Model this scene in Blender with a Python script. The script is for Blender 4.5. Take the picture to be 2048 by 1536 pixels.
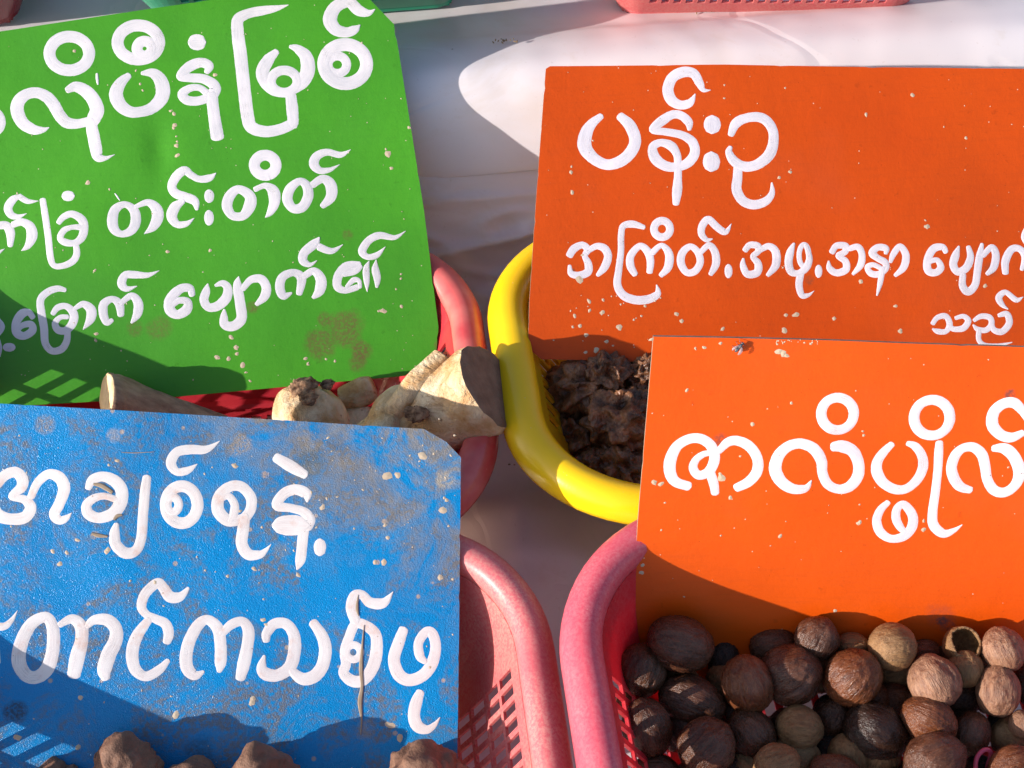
import bpy, bmesh, math, random
from mathutils import Vector, Matrix, noise, Quaternion
rnd = random.Random(7)
R = math.radians
for o in list(bpy.data.objects): bpy.data.objects.remove(o)
sc = bpy.context.scene
col = sc.collection

# ------------------------------------------------------------------ camera
PITCH = R(52); F = 2700.0
CAM = Vector((0, -0.382, 0.579))
cd = bpy.data.cameras.new('camera'); cam = bpy.data.objects.new('camera', cd); col.objects.link(cam)
cam.location = CAM; cam.rotation_euler = (math.pi/2-PITCH, 0, 0)
cd.sensor_width = 36; cd.lens = F/2048*36; cd.clip_start = .01; cd.clip_end = 50
sc.camera = cam
FW = Vector((0, math.cos(PITCH), -math.sin(PITCH))); UP = Vector((0, math.sin(PITCH), math.cos(PITCH)))

# ------------------------------------------------------------------ light
E, PHI = R(16.5), R(21.5)
S = Vector((-math.cos(E)*math.cos(PHI), -math.cos(E)*math.sin(PHI), math.sin(E)))
w = bpy.data.worlds.new('World'); sc.world = w; w.use_nodes = True
nt = w.node_tree; bg = nt.nodes['Background']
sky = nt.nodes.new('ShaderNodeTexSky'); sky.sky_type = 'NISHITA'; sky.sun_disc = False
sky.sun_elevation = E; sky.sun_rotation = math.atan2(S.x, S.y) % (2*math.pi)
nt.links.new(sky.outputs[0], bg.inputs[0]); bg.inputs[1].default_value = 0.15
ld = bpy.data.lights.new('sun', 'SUN'); ld.energy = 5.0; ld.angle = R(.5); ld.color = (1, .93, .86)
sun = bpy.data.objects.new('sun', ld); col.objects.link(sun)
sun.rotation_euler = S.to_track_quat('Z', 'Y').to_euler(); sun.location = (-2, -1, 1)
sc.view_settings.view_transform = 'Standard'; sc.view_settings.look = 'None'
sc.view_settings.exposure = 0.60; sc.view_settings.gamma = 1

# ------------------------------------------------------------------ helpers
def ray(px, py):
    return (FW + Vector((1, 0, 0))*((px-1024)/F) - UP*((py-768)/F))
def at_z(px, py, z):
    d = ray(px, py); return CAM + d*((z-CAM.z)/d.z)
def depth(p): return (p-CAM).dot(FW)
TH = R(7)
TU = Vector((math.cos(TH), math.sin(TH), 0)); TW = Vector((-math.sin(TH), math.cos(TH), 0))
def tab(u, w_, z=0): return TU*u+TW*w_+Vector((0, 0, z))

def tag(o, label=None, cat=None, group=None, kind=None):
    if label: o['label'] = label
    if cat: o['category'] = cat
    if group: o['group'] = group
    if kind: o['kind'] = kind
    return o
def empty(name, loc=(0, 0, 0), rot=None):
    o = bpy.data.objects.new(name, None); col.objects.link(o); o.empty_display_size = .02
    if rot is not None: o.matrix_world = Matrix.Translation(Vector(loc)) @ rot.to_4x4()
    else: o.location = loc
    return o
def link(name, me, mat, parent=None, smooth=True):
    o = bpy.data.objects.new(name, me); col.objects.link(o)
    if mat: me.materials.append(mat)
    if smooth: me.polygons.foreach_set('use_smooth', [True]*len(me.polygons))
    if parent: o.parent = parent
    return o
def mesh(name, vs, fs):
    me = bpy.data.meshes.new(name); me.from_pydata([tuple(v) for v in vs], [], fs); me.update(); return me
def solid(o, t, off=-1):
    m = o.modifiers.new('solid', 'SOLIDIFY'); m.thickness = t; m.offset = off; return o
def nz(p, f, seed=0): return noise.noise(Vector((p[0]*f+seed*7.13, p[1]*f+seed*3.7, (p[2] if len(p) > 2 else 0)*f-seed*5.1)))

# ------------------------------------------------------------------ materials
class M:
    def __init__(s, name, rough=.5, spec=.5):
        s.m = bpy.data.materials.new(name); s.m.use_nodes = True
        s.nt = s.m.node_tree; s.n = s.nt.nodes; s.b = s.n['Principled BSDF']; s.out = s.n['Material Output']
        s.b.inputs['Roughness'].default_value = rough; s.b.inputs['Specular IOR Level'].default_value = spec
        s.co = None
    def L(s, a, b): s.nt.links.new(a, b)
    def coord(s, kind='Object'):
        if s.co is None: s.co = s.n.new('ShaderNodeTexCoord')
        return s.co.outputs[kind]
    def noise(s, scale, detail=4, rough=.55, dist=0, vec=None, stretch=None):
        t = s.n.new('ShaderNodeTexNoise'); t.inputs['Scale'].default_value = scale; t.inputs['Detail'].default_value = detail
        t.inputs['Roughness'].default_value = rough; t.inputs['Distortion'].default_value = dist
        v = vec or s.coord()
        if stretch:
            mp = s.n.new('ShaderNodeMapping'); mp.inputs['Scale'].default_value = stretch; s.L(v, mp.inputs[0]); v = mp.outputs[0]
        s.L(v, t.inputs['Vector']); return t.outputs['Fac']
    def vor(s, scale, feature='F1', vec=None):
        t = s.n.new('ShaderNodeTexVoronoi'); t.feature = feature; t.inputs['Scale'].default_value = scale
        s.L(vec or s.coord(), t.inputs['Vector']); return t.outputs['Distance']
    def mr(s, v, a, b, c=0, d=1):
        t = s.n.new('ShaderNodeMapRange'); t.inputs[1].default_value = a; t.inputs[2].default_value = b
        t.inputs[3].default_value = c; t.inputs[4].default_value = d; s.L(v, t.inputs[0]); return t.outputs[0]
    def math(s, op, a, b):
        t = s.n.new('ShaderNodeMath'); t.operation = op
        for i, x in enumerate((a, b)):
            if isinstance(x, (int, float)): t.inputs[i].default_value = x
            else: s.L(x, t.inputs[i])
        return t.outputs[0]
    def mix(s, f, a, b):
        t = s.n.new('ShaderNodeMix'); t.data_type = 'RGBA'
        for k, x in ((0, f), (6, a), (7, b)):
            if isinstance(x, (int, float)): t.inputs[k].default_value = x
            elif isinstance(x, tuple): t.inputs[k].default_value = (*x[:3], 1)
            else: s.L(x, t.inputs[k])
        return t.outputs[2]
    def color(s, c):
        if isinstance(c, tuple): s.b.inputs['Base Color'].default_value = (*c[:3], 1)
        else: s.L(c, s.b.inputs['Base Color'])
        s.c = c
    def rough(s, v): s.L(v, s.b.inputs['Roughness'])
    def bump(s, h, strength=.5, dist=.001, nrm=None):
        t = s.n.new('ShaderNodeBump'); t.inputs['Strength'].default_value = strength; t.inputs['Distance'].default_value = dist
        s.L(h, t.inputs['Height'])
        if nrm: s.L(nrm, t.inputs['Normal'])
        s.nrm = t.outputs[0]; s.L(s.nrm, s.b.inputs['Normal']); return s.nrm
    def translucent(s, f, tint=None):
        t = s.n.new('ShaderNodeBsdfTranslucent'); mx = s.n.new('ShaderNodeMixShader'); mx.inputs[0].default_value = f
        c = tint or s.c
        if isinstance(c, tuple): t.inputs[0].default_value = (*c[:3], 1)
        else: s.L(c, t.inputs[0])
        s.L(s.b.outputs[0], mx.inputs[1]); s.L(t.outputs[0], mx.inputs[2]); s.L(mx.outputs[0], s.out.inputs[0])

def spot(m, cx, cy, r, wob=.5):
    """irregular patch mask round (cx,cy) in object space"""
    nn = m.n.new('ShaderNodeTexNoise'); nn.inputs['Scale'].default_value = 90; nn.inputs['Detail'].default_value = 5
    m.L(m.coord(), nn.inputs['Vector'])
    sub = m.n.new('ShaderNodeVectorMath'); sub.operation = 'MULTIPLY_ADD'
    m.L(nn.outputs['Color'], sub.inputs[0]); sub.inputs[1].default_value = (wob*2*r,)*2+(0,)
    ad = m.n.new('ShaderNodeVectorMath'); ad.operation = 'ADD'; m.L(m.coord(), ad.inputs[0]); ad.inputs[1].default_value = (-cx-wob*r, -cy-wob*r, 0)
    m.L(ad.outputs[0], sub.inputs[2])
    ln = m.n.new('ShaderNodeVectorMath'); ln.operation = 'LENGTH'; m.L(sub.outputs[0], ln.inputs[0])
    return m.mr(ln.outputs['Value'], r*1.05, r*.6)

def paint(name, c, rough=.38, stains=(), blue=False, c2=None):
    m = M(name, rough, .28)
    big = m.noise(14, 5)
    col_ = m.mix(m.mr(big, .3, .7), c, c2 or tuple(x*.86 for x in c))
    col_ = m.mix(m.mr(m.noise(240, 3), .66, .74, 0, .35), col_, tuple(x*.5 for x in c))
    # fine chips showing primer, tiny dark pits
    col_ = m.mix(m.mr(m.vor(130), .045, .03, 0, .8), col_, (.62, .5, .38))
    col_ = m.mix(m.mr(m.vor(190), .04, .025, 0, .8), col_, tuple(x*.25 for x in c))
    if blue:
        grime = m.math('MULTIPLY', m.mr(m.noise(34, 7, .72, .8), .47, .60), m.mr(m.noise(420, 3, .7), .36, .56))
        # wear is worst towards the top right corner of the board
        sx = m.n.new('ShaderNodeSeparateXYZ'); m.L(m.coord(), sx.inputs[0])
        gr = m.mr(m.math('ADD', sx.outputs[0], m.math('MULTIPLY', sx.outputs[1], 1.4)), -.085, .06)
        corner = m.math('MULTIPLY', gr, m.mr(m.noise(45, 8, .75, .8), .42, .56))
        col_ = m.mix(m.math('MULTIPLY', grime, .8), col_, (.15, .13, .11))
        col_ = m.mix(m.math('MULTIPLY', corner, .95), col_, m.mix(m.noise(160, 4), (.10, .085, .07), (.42, .33, .22)))
        col_ = m.mix(m.mr(m.vor(75), .09, .06, 0, .75), col_, (.45, .33, .24))
        h1 = m.noise(1700, 2, .6); h2 = m.noise(420, 3)
        m.bump(m.math('ADD', h1, m.math('MULTIPLY', h2, .3)), .8, .00042)
        m.rough(m.mr(m.noise(60, 4), .3, .7, .12, .3)); m.b.inputs['Specular IOR Level'].default_value = .33
    else:
        h1 = m.noise(700, 2); h2 = m.noise(120, 4)
        br = m.noise(60, 5, .6, .3, stretch=(1, 9, 1)); col_ = m.mix(m.mr(br, .5, .75, 0, .30), col_, tuple(x*.72+.004 for x in c))
        fd = m.noise(9, 4, .6); col_ = m.mix(m.mr(fd, .52, .75, 0, .28), col_, tuple(x*.8+.03 for x in c))
        m.bump(m.math('ADD', m.math('MULTIPLY', h1, .25), h2), .35, .0006)
    for (cx, cy, r, sc_, amt) in stains:
        f = m.math('MULTIPLY', spot(m, cx, cy, r), m.mr(m.noise(650, 3, .7), .38, .55, .25, 1))
        col_ = m.mix(m.math('MULTIPLY', f, amt), col_, sc_)
    m.color(col_)
    return m.m

def letter_mat(name, c=(.72, .675, .715), streak=(.46, .47, .50), dirty=0.0):
    m = M(name, .42)
    uv = m.coord('UV')
    st = m.noise(1, 3, .6, vec=uv, stretch=(9, 60, 1))
    thin = m.noise(70, 3)
    f = m.math('MULTIPLY', m.mr(st, .38, .62), m.mr(thin, .32, .58))
    c_ = m.mix(m.math('MULTIPLY', f, .8), c, streak)
    if dirty:
        c_ = m.mix(m.mr(m.noise(75, 6, .7), .56, .7, 0, dirty), c_, (.62, .38, .30))
        c_ = m.mix(m.mr(m.vor(150), .06, .04, 0, .8), c_, (.35, .22, .15))
    c_ = m.mix(m.mr(m.vor(110), .035, .02, 0, .9), c_, (.2, .12, .1))
    fine = m.noise(1, 2, .5, vec=uv, stretch=(14, 150, 1))
    hole = m.math('MULTIPLY', m.mr(fine, .56, .66), m.mr(m.noise(55, 4, .6), .54, .66))
    m.L(m.mr(hole, 0, 1, 1, .12), m.b.inputs['Alpha'])
    m.color(c_); m.bump(m.math('ADD', st, fine), .3, .00015); return m.m

def plastic(name, c, c2, tr=.3, rough=.36, dust=None, dustf=.0):
    m = M(name, rough)
    k = m.mix(m.mr(m.noise(25, 4), .35, .65), c, c2)
    if dust: k = m.mix(m.math('MULTIPLY', m.mr(m.noise(750, 3, .7), .38, .62), m.mr(m.noise(45, 4, .6), .3, .62, .35*dustf, dustf)), k, dust)
    k = m.mix(m.mr(m.vor(160), .035, .02, 0, .6), k, (.75, .6, .5))
    m.color(k); m.bump(m.math('ADD', m.noise(900, 2), m.noise(90, 3)), .12, .0004)
    m.translucent(tr, k); return m.m

MAT = {}
MAT['pink_faded'] = plastic('pink_faded_plastic', (.72, .15, .15), (.66, .10, .12), .28, .42, (.74, .42, .33), .55)
MAT['pink_rim'] = plastic('pink_chalky_rim', (.70, .16, .17), (.62, .10, .13), .12, .42, (.74, .42, .34), .5)
MAT['red'] = plastic('red_plastic', (.76, .045, .06), (.68, .035, .055), .38, .3, (.78, .3, .3), .22)
MAT['red_rim'] = plastic('rose_plastic_rim', (.70, .09, .13), (.62, .07, .12), .14, .42, (.78, .32, .34), .35)
MAT['dark_red'] = plastic('red_shiny_plastic', (.66, .05, .06), (.55, .03, .05), .2, .22)
MAT['peach'] = plastic('peach_plastic_rim', (.78, .26, .22), (.66, .07, .08), .12, .26)
MAT['yellow'] = plastic('yellow_plastic', (.88, .56, .008), (.80, .44, .006), .30, .28, (.35, .24, .05), .25)
MAT['yellow_rim'] = plastic('yellow_plastic_rim', (.96, .62, .010), (.92, .55, .008), .12, .27)
MAT['green'] = plastic('green_plastic', (.02, .34, .18), (.015, .28, .15), .2, .32)
MAT['maroon'] = plastic('maroon_plastic', (.22, .015, .02), (.18, .01, .015), .1, .25)

def root_mat():
    m = M('cream_root', .75, .3)
    c = m.mix(m.mr(m.noise(55, 6, .6, .5), .38, .62), (.58, .33, .14), (.84, .68, .46))
    c = m.mix(m.mr(m.noise(70, 7, .75, 1.2), .55, .68), c, (.44, .22, .08))
    c = m.mix(m.mr(m.vor(120), .10, .05, 0, .7), c, (.25, .12, .05))
    m.color(c); m.bump(m.math('ADD', m.noise(260, 5, .7), m.math('MULTIPLY', m.noise(60, 6, .7, 1.0), 2)), 1, .0020); return m.m
MAT['root'] = root_mat()
m = M('root_knot_bark', .9, .2); m.color(m.mix(m.mr(m.noise(300, 5), .35, .65), (.10, .05, .03), (.46, .28, .17))); m.bump(m.noise(350, 5, .7), 1, .002); MAT['knot'] = m.m
m = M('root_cut_face', .8, .2); m.color(m.mix(m.mr(m.noise(150, 5, .65), .35, .68), (.27, .165, .115), (.19, .11, .075))); m.bump(m.noise(420, 5, .7), .8, .0012); MAT['cut'] = m.m
m = M('root_pale_cut', .7, .2); m.color(m.mix(m.mr(m.noise(150, 5), .4, .7), (.82, .62, .36), (.62, .42, .22))); m.bump(m.noise(300, 4), .5, .0006); MAT['palecut'] = m.m
m = M('dry_bark', .85, .2); m.color(m.mix(m.mr(m.noise(90, 6, .65, stretch=(1, 3, 1)), .35, .65), (.30, .18, .12), (.52, .35, .23))); m.bump(m.noise(220, 6, .7, stretch=(1, 3, 1)), .9, .0015); MAT['bark'] = m.m
m = M('dark_resin', .38, .5); m.color(m.mix(m.mr(m.noise(120, 6, .7), .38, .66), (.050, .019, .008), (.30, .125, .052))); m.bump(m.math('ADD', m.noise(260, 3, .6, 1), m.noise(90, 4, .6)), .8, .0022); MAT['resin'] = m.m
m = M('brown_chunk', .6, .35); m.color(m.mix(m.mr(m.noise(80, 6, .65), .35, .68), (.13, .06, .035), (.27, .14, .085))); m.bump(m.noise(160, 6, .7), .8, .002); MAT['chunk'] = m.m

def nutmat(name, c, c2, sheen=.34, streak=(7, 7, 1.0)):
    # the nut meshes have unit radius, so these scales are per nut
    m = M(name, sheen, .45)
    inf = m.n.new('ShaderNodeObjectInfo'); ad = m.n.new('ShaderNodeVectorMath'); ad.operation = 'MULTIPLY_ADD'
    ad.inputs[1].default_value = (30, 30, 30); m.L(inf.outputs['Random'], ad.inputs[0]); m.L(m.coord(), ad.inputs[2]); v = ad.outputs[0]
    s1 = m.noise(.9, 5, .6, .5, vec=v, stretch=streak); s2 = m.noise(2.0, 4, .6, .3, vec=v, stretch=(9, 9, 1.4)); bl = m.noise(1.1, 4, .6, vec=v); fi = m.noise(11, 4, .7, vec=v)
    k = m.mix(m.mr(s1, .38, .62), c, c2)
    k = m.mix(m.mr(s2, .56, .70, 0, .75), k, tuple(x*.35 for x in c))
    k = m.mix(m.mr(bl, .50, .70, 0, .55), k, tuple(min(1, x*1.35+.02) for x in c2))
    k = m.mix(m.mr(fi, .60, .74, 0, .5), k, tuple(min(1, x*1.8+.04) for x in c2))
    m.color(k); m.bump(m.math('ADD', m.math('ADD', s1, m.math('MULTIPLY', s2, -.7)), m.math('MULTIPLY', fi, .3)), .8, .0009)
    m.rough(m.mr(fi, .35, .7, sheen-.14, sheen+.08)); return m.m
NUT = {
 'brown': nutmat('nutmeg_brown', (0.0464, 0.0139, 0.0049), (0.1049, 0.0365, 0.0137)),
 'dark': nutmat('nutmeg_dark', (0.0136, 0.0048, 0.0024), (0.0321, 0.0123, 0.0055)),
 'tan': nutmat('nutmeg_tan', (0.1613, 0.0760, 0.0272), (0.2554, 0.1338, 0.0544), .6),
 'grey': nutmat('nutmeg_pinkish', (0.1601, 0.0661, 0.0366), (0.2924, 0.1480, 0.0845), .5),
 'red': nutmat('nutmeg_reddish', (0.0884, 0.0226, 0.0076), (0.1611, 0.0517, 0.0177), .35),
 'purple': nutmat('nutmeg_purplish', (0.0469, 0.0148, 0.0069), (0.1055, 0.0406, 0.0196), .33),
}

# ------------------------------------------------------------------ table cloths
def smoothpts(pts, closed=False, step=7):
    """Catmull-Rom through (x,y,w)"""
    n = len(pts); out = []
    segs = n if closed else n-1
    for i in range(segs):
        if closed: p0, p1, p2, p3 = pts[(i-1) % n], pts[i], pts[(i+1) % n], pts[(i+2) % n]
        else: p0, p1, p2, p3 = pts[max(i-1, 0)], pts[i], pts[i+1], pts[min(i+2, n-1)]
        for k in range(step):
            t = k/step
            out.append(tuple(.5*((2*b)+(-a+c)*t+(2*a-5*b+4*c-d)*t*t+(-a+3*b-3*c+d)*t**3) for a, b, c, d in zip(p0, p1, p2, p3)))
    if not closed: out.append(tuple(pts[-1]))
    return out
def cloth(name, prof, us, fn, mat, label):
    vs = []; fs = []
    n = len(prof)
    for u in us:
        for k, (w_, z) in enumerate(prof):
            vs.append(fn(u, w_, z, k/(n-1)))
    for i in range(len(us)-1):
        for k in range(n-1):
            a = i*n+k; fs.append((a, a+n, a+n+1, a+1))
    o = link(name, mesh(name, vs, fs), mat); solid(o, .0006, 1)
    return tag(o, label, 'tablecloth')
def frange(a, b, n): return [a+(b-a)*i/(n-1) for i in range(n)]
mc = M('white_vinyl', .42, .4)
k = mc.mix(mc.mr(mc.noise(11, 3, .5), .35, .75), (.77, .715, .74), (.73, .675, .695))
k = mc.mix(mc.mr(mc.vor(42), .03, .015, 0, .8), k, (.2, .15, .12))
k = mc.mix(mc.math('MULTIPLY', mc.mr(mc.noise(7, 5, .7, .5), .58, .72), .28), k, (.62, .50, .40))
k = mc.mix(mc.mr(mc.noise(420, 3, .6), .66, .75, 0, .35), k, (.55, .45, .42))
mc.color(k); cr = mc.math('ABSOLUTE', mc.math('SUBTRACT', mc.noise(7, 3, .55, .8), .5), 0)
k = mc.mix(mc.mr(mc.noise(13, 7, .7, .4), .6, .68, 0, .22), k, (.58, .46, .34)); mc.color(k)
mc.bump(mc.math('ADD', mc.math('MULTIPLY', mc.mr(cr, 0, .03), .22), mc.noise(16, 2, .5)), .45, .0025)
HT = .112
us = frange(-1.3, -.42, 10)+frange(-.40, .45, 230)+frange(.47, 1.3, 10)
def fine(pts, step=10): return [(p[0], p[1]) for p in smoothpts([(a_, b_, 0) for a_, b_ in pts], step=step)]
ROLL = [(.34, .112), (.30, .112), (.25, .114), (.22, .120), (.205, .1265), (.19, .130), (.175, .130), (.163, .121), (.155, .106), (.149, .090), (.1475, .084)]
prof = [(w_, HT) for w_ in frange(1.3, .5, 8)]+[(w_, HT) for w_ in frange(.48, .345, 20)]+fine(ROLL)
def f_up(u, w_, z, t):
    far = min(1, max(0, (w_-.22)/.06)); p = tab(u, w_, z)
    p.z += far*(nz((u, w_*1.3, 0), 9, 1)*.004+nz((u*.5, w_*2, 0), 9, 3)*.002)
    p.z += .0008*nz((u*.5, w_*3, 0), 14, 6)+.0004*nz((u, w_, 0), 55, 7)
    low = min(1, max(0, (.105-z)/.02))*(w_ < .2)
    p -= TW*(low*(.0012*math.sin(u*20+1)+nz((u, 0, 0), 13, 5)*.002)); p.z += low*.0012*math.sin(u*15)
    return p
cloth('tablecloth', prof, us, f_up, mc.m, 'white vinyl cloth draped over the rolled shelf edge behind the painted boards')
GAP = at_z(1050, 1075, .02); GAP.z = 0
LOW = [(.156, .098), (.151, .090), (.1455, .080), (.139, .066), (.132, .050), (.124, .030), (.112, .010), (.095, .001), (.07, 0)]
prof = fine(LOW)+[(w_, 0) for w_ in frange(.068, -.32, 230)]+[(w_, 0) for w_ in frange(-.34, -1.0, 8)]
def f_lo(u, w_, z, t):
    p = tab(u, w_, z)
    near = math.exp(-((w_-.125)/.03)**2)
    r1 = 1-abs(nz((u*1.0+w_*.5, w_*3.2-u*.6+z*2, 0), 11, 2))*2
    r2 = 1-abs(nz((u*2.6-w_*2, w_*5+u*1.2+z*4, 0), 9, 9))*2
    fade = min(1, max(0, (.085-z)/.03))
    h = (.0065*max(0, r1)**3+.004*max(0, r2)**3)*near*fade
    q = (p-GAP); gap_lift = .042*math.exp(-(q.x/.030)**2-(q.y/.032)**2)*(.85+.5*nz((u, w_, 0), 30, 8))  # swell added to the cloth so the gap between baskets catches more light
    p.z += gap_lift*min(1, max(0, (.06-z)/.06))+h*.6+nz((u, w_, 0), 14, 4)*.0012
    p -= TW*(h*.8)
    return p
cloth('tablecloth', prof, us, f_lo, mc.m, 'creased white vinyl cloth on the lower shelf, under the baskets of roots and nutmegs')

crm = M('dry_crumbs', .9); crm.color((.22, .15, .08)); crm = crm.m
def crumbs():
    r0 = random.Random(3); bm = bmesh.new()
    spots = [(tab(.135, .222, .1205), .0022, 7), (tab(.02, .196, .1312), .0016, 16)]
    for c_, rr, n in spots:
        for i in range(n):
            p = c_+TU*r0.gauss(0, rr*2)+TW*r0.gauss(0, rr*.5)
            mt = Matrix.Translation(p) @ Matrix.Rotation(r0.uniform(0, 3), 4, 'Z') @ Matrix.Diagonal((r0.uniform(.4, 1.2)*.001, .0004, .0004, 1))
            bmesh.ops.create_icosphere(bm, subdivisions=1, radius=1, matrix=mt)
    for i in range(60):
        p = tab(r0.uniform(-.06, .12), r0.uniform(-.12, .09), .0012)
        bmesh.ops.create_icosphere(bm, subdivisions=1, radius=1, matrix=Matrix.Translation(p) @ Matrix.Diagonal((r0.uniform(.3, 1)*.0009, .0005, .0004, 1)))
    me = bpy.data.meshes.new('crumbs'); bm.to_mesh(me); bm.free()
    tag(link('crumbs', me, crm), 'dry brown crumbs scattered on the white cloth', 'crumbs', kind='stuff')
crumbs()

# ------------------------------------------------------------------ baskets
HX, HY, RC, RZ = .1290, .0870, .057, .078     # rim centre line half sizes
def stations(hx, hy, rc, pitch=.0070, slot=.0044, ncor=12):
    """list of (point, normal, is_slot_after)"""
    out = []
    sides = [((hx, -hy+rc), (0, 1), 2*(hy-rc), (1, 0)), ((hx-rc, hy), (-1, 0), 2*(hx-rc), (0, 1)),
             ((-hx, hy-rc), (0, -1), 2*(hy-rc), (-1, 0)), ((-hx+rc, -hy), (1, 0), 2*(hx-rc), (0, -1))]
    cors = [(hx-rc, hy-rc, 0), (-hx+rc, hy-rc, 90), (-hx+rc, -hy+rc, 180), (hx-rc, -hy+rc, 270)]
    for si in range(4):
        (x, y), (dx, dy), ln, nrm = sides[si]
        n = int(ln//pitch); m0 = (ln-n*pitch+(pitch-slot))/2
        pos = [(0, False)]
        for i in range(n):
            a = m0+i*pitch
            pos += [(a, True), (a+slot, False)]
        for a, s_ in pos: out.append((Vector((x+dx*a, y+dy*a)), Vector(nrm), s_))
        cx, cy, a0 = cors[si]
        for i in range(ncor):
            # a few slots run on into the start and end of the corner
            t = R(a0+90*i/ncor); nn = Vector((math.cos(t), math.sin(t)))
            out.append((Vector((cx, cy))+nn*rc, nn, False))
    return out
def sweep(st, prof, closed=False):
    vs = []; fs = []; n = len(prof); N = len(st)
    for p, nn, s_ in st:
        for o, z in prof: vs.append((p.x+nn.x*o, p.y+nn.y*o, z))
    for i in range(N):
        j = (i+1) % N
        for k in range(n-1 if not closed else n):
            k2 = (k+1) % n
            fs.append((i*n+k, j*n+k, j*n+k2, i*n+k2))
    return vs, fs
BASK = {}
def basket_meshes():
    st = stations(HX, HY, RC)
    rows = [0.0]
    edges = []; t = .17
    wall = []   # (o,z,isSlotRow above)
    def pt(t): return (-.042+.0345*t+.0016*math.sin(t*math.pi), .006+t*(RZ-.0115))
    ts = [0, .10]; nrow = 4; a, b = .15, .90; gap = .030
    marks = [(0, False), (.08, False)]
    h = (b-a-gap*(nrow-1))/nrow
    for i in range(nrow):
        marks += [(a+i*(h+gap), True), (a+i*(h+gap)+h, False)]
    marks += [(1.0, False)]
    prof = [pt(t) for t, s_ in marks]; slots = [s_ for t, s_ in marks]
    vs, fs = sweep(st, prof); n = len(prof)
    keep = []
    for f in fs:
        i = f[0]//n; k = f[0] % n
        if st[i][2] and slots[k]: continue
        keep.append(f)
    BASK['wall'] = mesh('basket_wall', vs, keep)
    st2 = stations(HX, HY, RC, ncor=16)
    prof = [(-.0080, RZ-.008), (-.0080, RZ-.002), (-.0074, RZ+.0015), (-.0060, RZ+.0036), (-.0040, RZ+.0050), (-.0015, RZ+.0056), (.0010, RZ+.0054), (.0035, RZ+.0044), (.0058, RZ+.0026), (.0074, RZ+.0002), (.0084, RZ-.0025), (.0088, RZ-.0055), (.0089, RZ-.0075)]
    vs, fs = sweep(st2, prof); BASK['rim'] = mesh('basket_rim', vs, fs)
    # base plate: a rounded border band with a lattice of bars inside
    bm = bmesh.new()
    prof = [(-.0421, .0062), (-.0432, .0022), (-.0450, .0006), (-.0500, .0004)]
    vs, fs = sweep(stations(HX, HY, RC), prof)
    bv = [bm.verts.new(v) for v in vs]
    for f in fs: bm.faces.new([bv[i] for i in f])
    def bar(x0, x1, y0, y1, z0, z1):
        q = [bm.verts.new(v) for v in ((x0, y0, z0), (x1, y0, z0), (x1, y1, z0), (x0, y1, z0), (x0, y0, z1), (x1, y0, z1), (x1, y1, z1), (x0, y1, z1))]
        for f in ((0, 3, 2, 1), (4, 5, 6, 7), (0, 1, 5, 4), (1, 2, 6, 5), (2, 3, 7, 6), (3, 0, 4, 7)): bm.faces.new([q[i] for i in f])
    bx, by = HX-.0495, HY-.0495
    n = int(2*bx//.008)
    for i in range(n+1):
        x = -bx+2*bx*i/n; bar(x-.0016, x+.0016, -by-.003, by+.003, .0006, .0022)
    n = int(2*by//.011)
    for i in range(n+1):
        y = -by+2*by*i/n; bar(-bx-.003, bx+.003, y-.0015, y+.0015, .0009, .0026)
    me = bpy.data.meshes.new('basket_base'); bm.to_mesh(me); bm.free(); BASK['base'] = me
basket_meshes()
def basket(u, w_, z, wallm, rimm, label, rot=0, tilt=0, sx=1, sy=1, sz=1, roll=0):
    o = empty('plastic_basket', tab(u, w_, z))
    o.rotation_euler = (tilt, roll, TH+rot); o.scale = (sx, sy, sz)
    tag(o, label, 'basket', 'plastic mesh baskets on the stall')
    for k, mt, t in (('wall', wallm, .0015), ('rim', rimm, .0016), ('base', wallm, .0012)):
        me = BASK[k].copy(); c = link(k, me, mt, o, smooth=(k == 'rim'))
        if k == 'wall':
            solid(c, t, 0)
        elif k == 'rim': solid(c, t, 1)
    return o
B2 = basket(.1528, .0208, 0, MAT['yellow'], MAT['yellow_rim'], 'bright yellow plastic basket holding dark resin lumps beneath the orange board', sx=1.15, sy=.985)
B1 = basket(-.1460, .0275, .001, MAT['dark_red'], MAT['peach'], 'shiny red basket full of pale cut roots under the green board', sx=.99, sz=.95, roll=R(2.2))
B3 = basket(-.1290, -.155, 0, MAT['pink_faded'], MAT['pink_rim'], 'faded pink basket with a dusty chalky rim, in front, the blue board leans in it', sx=.955, sz=.96)
B4 = basket(.1400, -.1700, .016, MAT['red'], MAT['red_rim'], 'rose red basket filled with brown nutmegs at the lower right', tilt=R(2))

# baskets on the raised shelf
def upper(px, py, mat, rim, label, w_=None, du=0, sx=1, rot=0):
    p = at_z(px, py, HT+.004)
    u = p.dot(TU); ww = p.dot(TW)
    return basket(u+du, ww+HY*.80-.040*.8+.006, HT+.0025, mat, rim, label, sx=sx, rot=rot)
upper(1528, 32, MAT['pink_faded'], MAT['peach'], 'salmon pink basket on the white shelf above the orange board', sx=.93, du=.004, rot=R(-7))
upper(622, 36, MAT['green'], MAT['green'], 'green basket on the white shelf half behind the green board', sx=.95)
upper(-285, 72, MAT['maroon'], MAT['maroon'], 'dark maroon basket on the shelf at the upper left edge', sx=1.0)

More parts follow.
